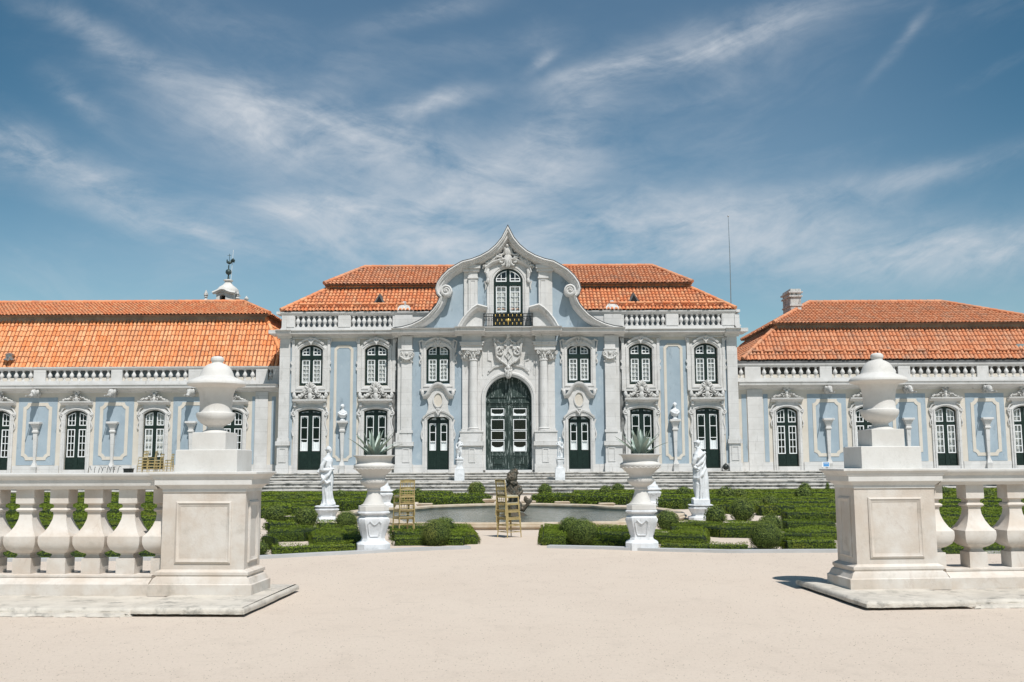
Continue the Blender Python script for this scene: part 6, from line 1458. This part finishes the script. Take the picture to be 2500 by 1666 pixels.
# right parterre, near part
hedge(path(RZ, [(110, 805), (560, 820), (1240, 830)], .1), .3, .13, 'very low hedge strip along the kerb right of the right agave urn', GH)
hedge(path(RZ, [(1620, 828), (2280, 815)], .14), .34, .2, 'low hedge strip along the kerb beside the right gate pier', GH, tintshift=.15)
hedge(path(RZ, [(60, 700), (420, 745), (745, 760)], .2, -.36)+path(RZ, [(720, 660)], .1, -.36), .42, .27, 'thick hedge with a squared end right behind the right agave urn', GH, tintshift=.1)
hedge(path(RZ, [(230, 640), (580, 640)], .25), .3, .27, 'short dark hedge behind the squared hedge end by the right agave urn', GH, tintshift=-.2)
hedge(path(RZ, [(415, 560), (830, 590)], .2), .38, .25, 'low hedge just in front of the wreathed man statue', GH, tintshift=.1)
hedge(path(RZ, [(790, 655), (1000, 675), (1370, 680)], .35), .45, .32, 'tall dark hedge behind the bare gravel patch on the right', GH, tintshift=-.1)
hedge(path(RZ, [(930, 575), (1400, 575)], .2), .5, .22, 'flat bright hedge behind the tall dark hedge on the right', GH, tintshift=.2)
hedge(path(RZ, [(1200, 700), (1230, 775), (1800, 790)], .2, .36), .42, .28, 'angled hedge behind the big round bush by the kerb', GH, tintshift=-.1)
hedge(path(RZ, [(1650, 600), (2300, 600)], .2), .45, .33, 'dark straight hedge behind the spiky round bush on the right', GH, tintshift=-.15)
hedge(path(RZ, [(1830, 690), (2000, 700), (2300, 690)], .15), .6, .28, 'broad yellowish hedge corner beside the right gate pier', GH, tintshift=.25)
hedge(path(S, [(1352, 1333), (1350, 1300)], 0), .34, .24, 'short hedge end at the right edge of the central path', GH)
hedge(path(S, [(1345, 1330), (1440, 1332), (1560, 1338)], .05), .34, .17, 'low hedge behind the kerb between the path and the right agave urn', GH)
hedge(path(S, [(1340, 1312), (1440, 1318), (1545, 1324)], .2), .36, .26, 'second hedge between the path and the right agave urn', GH)
hedge(path(S, [(1405, 1303), (1545, 1303)], .1), .34, .22, 'hedge in front of the pond beside the right agave urn', GH)
# left parterre, near part
hedge(path(LZ, [(260, 1380), (900, 1360), (2080, 1310)], .12), .3, .15, 'very low yellowish hedge strip along the kerb left of the left agave urn', GL, tintshift=.25)
hedge(path(LZ, [(1090, 1110), (1110, 1240), (1500, 1245), (1980, 1200)], .15, .38), .45, .3, 'thick hedge with a squared corner left of the left agave urn', GL)
hedge(path(LZ, [(150, 1140), (700, 1130), (1060, 1080)], .35), .5, .34, 'tall dark hedge behind the bare gravel patch on the left', GL, tintshift=-.15)
hedge(path(LZ, [(140, 1300), (330, 1290)], .15), .5, .34, 'dark hedge block beside the left gate pier', GL, tintshift=-.25)
hedge(path(LZ, [(1230, 900), (1650, 890)], .1), .5, .26, 'bright short hedge in front of the robed woman statue', GL, tintshift=.2)
hedge(path(LZ, [(1330, 1010), (1790, 1000)], .2), .34, .26, 'dark hedge behind the squared hedge corner on the left', GL, tintshift=-.15)
hedge(path(LZ, [(1730, 990), (2150, 985)], .2), .34, .25, 'narrow hedge touching the left agave urn pedestal', GL)
hedge(path(LZ, [(150, 900), (800, 880)], .2), .45, .26, 'bright hedge row between the dark hedge and the round bushes on the left', GL, tintshift=.1)
hedge(path(LZ, [(600, 740), (830, 720)], .1), .4, .24, 'small hedge piece between two round bushes on the left', GL, tintshift=.2)
hedge(path(LZ, [(760, 590), (1290, 590)], .2), .5, .34, 'reddish brown hedge behind the robed woman statue', GL, tintshift=-.05)
hedge(path(LZ, [(1690, 500), (2200, 470)], .2), .5, .36, 'hedge between the robed woman statue and the left agave urn', GL)
hedge(path(S, [(955, 1333), (1040, 1332), (1140, 1332)], .1), .34, .18, 'low hedge behind the kerb between the left agave urn and the path', GL)
hedge(path(S, [(1130, 1331), (1115, 1300)], .0), .4, .24, 'hedge end at the left edge of the central path', GL, tintshift=.1)
hedge(path(S, [(948, 1322), (1040, 1320)], .2), .4, .26, 'second hedge between the left agave urn and the path', GL, tintshift=-.1)
hedge(path(S, [(948, 1302), (1060, 1302)], .15), .36, .24, 'hedge in front of the pond beside the left agave urn', GL)
# around the back of the pond
hedge(path(S, [(1025, 1237), (1195, 1230)], .25), .5, .34, 'long trimmed hedge behind the pond left of the fountain', GB)
hedge(path(S, [(940, 1228), (1185, 1222)], .2), .45, .33, 'second hedge behind the pond left of the fountain', GB)
hedge(path(S, [(892, 1242), (958, 1239)], .2), .5, .38, 'short hedge left of the pond behind the left agave urn', GB)
hedge(path(S, [(1300, 1230), (1540, 1234)], .25), .5, .36, 'long trimmed hedge behind the pond right of the fountain', GB)
hedge(path(S, [(1320, 1222), (1580, 1223)], .2), .45, .33, 'second hedge behind the pond right of the fountain', GB)
hedge(path(S, [(1605, 1244), (1665, 1244), (1700, 1240)], .2), .5, .38, 'hedge between the right agave urn and the wreathed man statue', GB)
hedge(path(S, [(1742, 1254), (1800, 1256), (1830, 1252)], .2), .5, .4, 'hedge corner right behind the wreathed man statue', GB)
# long rows, both sides
ORDN = ['first', 'second', 'third', 'fourth', 'fifth', 'sixth', 'seventh', 'eighth', 'ninth', 'tenth', 'eleventh', 'twelfth', 'thirteenth']
rowsY = [48.6, 46.4, 44.2, 41.8, 39.4, 37.0, 34.8, 32.6, 30.5, 28.6, 26.8, 25.1, 23.5]
for i, Y in enumerate(rowsY):
    xs = (2.9, 5.0, 4.3, 5.6, 6.8, 7.2, 7.4, 7.6, 7.4, 8.0, 7.2, 8.4, 8.8)[i]; xe = min(24, .5*Y+2)
    n_ = int(3+Y/12); pts = [(xs+(xe-xs)*j/n_, Y+random.uniform(-.25, .25)) for j in range(n_+1)]
    if i != 7: hedge(pts, 1.0 if Y > 27 else .85, .27+.02*(i % 3), f'long hedge row right of the pond, {ORDN[i-(i > 7)]} counted from the stairs', 'long hedge rows on the right', tintshift=(.12, -.1, .05)[i % 3])
    xs = (-2.9, -4.6, -5.2, -5.8, -6.2, -7.0, -6.8, -7.0, -7.2, -7.4, -7.6, -7.3, -7.2)[i]; xe = -min(24, .5*Y+2)
    pts = [(xs+(xe-xs)*j/n_, Y+random.uniform(-.25, .25)) for j in range(n_+1)]
    if i != 9: hedge(pts, 1.0 if Y > 27 else .85, .27+.02*(i % 3), f'long hedge row left of the pond, {ORDN[i-(i > 9)]} counted from the stairs', 'long hedge rows on the left', tintshift=(-.05, .1, 0)[i % 3])
for i, (Y, ll, rr) in enumerate(((21.9, -12, 9), (20.4, -12, 9), (18.9, -12, 8), (17.5, -14, 7.2))):
    hedge([(-5.6 if i < 3 else -5.0, Y), (ll, Y+.1), (-16, Y-.1)], .5, .3 if i < 3 else .17, f'hedge row seen between the left balusters, {ORDN[i]} from the pond side', 'hedge rows behind the left balustrade')
    hedge([(rr-.3, Y+.3), (12, Y+.4), (17, Y+.2)], .5, .3 if i < 3 else .17, f'hedge row seen between the right balusters, {ORDN[i]} from the pond side', 'hedge rows behind the right balustrade')
# clipped bushes
B_ = [(1083, 1317, 27, 'tall round bush at the left edge of the central path'), (1063, 1334, 33, 'shaggy round bush in front of the tall bush left of the path'), (1163, 1215, 20, 'round bush on the hedge end left of the fountain'), (972, 1219, 13, 'small bush behind the left stack of chairs'), (1020, 1217, 12, 'small bush right behind the left stack of chairs'),
  (843, 1297, 25, 'round bush peeking out left of the left agave urn'), (744, 1291, 27, 'large round bush in front of the robed woman statue'), (667, 1279, 24, 'round bush second from the left gate pier'), (690, 1241, 19, 'bush behind the left round bushes'), (729, 1240, 18, 'bush just left of the robed woman statue'), (828, 1229, 17, 'bush just right of the robed woman statue'), (640, 1262, 15, 'bush half hidden beside the left gate pier'), (633, 1356, 17, 'low bush at the foot of the left gate pier'),
  (1394, 1318, 28, 'round bush at the right edge of the central path'), (1425, 1334, 34, 'shaggy round bush by the kerb right of the path'), (1331, 1214, 17, 'round bush on the hedge end right of the fountain'), (1480, 1217, 16, 'first of the two bushes behind the pond on the right'), (1510, 1209, 15, 'second of the two bushes behind the pond on the right'), (1633, 1297, 26, 'round bush peeking out right of the right agave urn'),
  (1671, 1223, 18, 'bush just left of the wreathed man statue'), (1750, 1284, 25, 'round bush just right of the wreathed man statue'), (1817, 1273, 29, 'large bright round bush in the middle of the right parterre'), (1886, 1308, 27, 'spiky grey-green round bush in the right parterre'), (1875, 1345, 37, 'big round bush at the kerb in the right parterre'), (1776, 1231, 22, 'flat bush behind the wreathed man statue'), (1810, 1229, 18, 'bush touching the flat bush on the right'), (1846, 1252, 16, 'bush behind the large bright round bush'), (1884, 1252, 22, 'dark bush near the middle of the right parterre'), (1966, 1230, 21, 'round bush near the right gate pier'), (1968, 1207, 14, 'small far bush in front of the stairs on the right'), (2036, 1246, 14, 'bush half hidden by the right gate pier'),
  (2308, 1221, 17, 'bush seen past the first right baluster'), (2415, 1228, 18, 'bush seen between the right balusters'), (138, 1216, 14, 'far bush seen between the left balusters'), (392, 1215, 14, 'far bush seen beside the left gate pier')]
for b in B_: ball(*b)
ball(2023, 1210, 9, 'narrow cone-shaped bush in front of the stairs by the right gate pier', cone=True)
# loose pebbles on the foreground gravel
n_ = 9000; yy = 6.2+rng.uniform(0, 1, n_)**1.5*12; xx_ = rng.uniform(-.56, .56, n_)*yy; r_ = rng.uniform(.002, .0055, n_)*(1+yy*.06)
a_ = rng.uniform(0, 2*PI, n_); ca, sa = np.cos(a_), np.sin(a_)
V = np.zeros((n_, 5, 3)); 
for q, (ux, uy, uz) in enumerate(((1, 0, 0), (0, .8, 0), (-1, 0, 0), (0, -.8, 0), (0, 0, .8))):
    V[:, q, 0] = xx_+r_*(ux*ca-uy*sa); V[:, q, 1] = yy+r_*(ux*sa+uy*ca); V[:, q, 2] = .0005+r_*uz
base = np.arange(n_)[:, None]*5; F = np.concatenate([base+np.array([[0, 1, 4]]), base+np.array([[1, 2, 4]]), base+np.array([[2, 3, 4]]), base+np.array([[3, 0, 4]])])
o = link('pebbles', np_mesh('pebbles', V.reshape(-1, 3), F), 'pebble'); tag(o, 'fine loose pebbles scattered over the pale gravel', 'pebbles', kind='stuff')
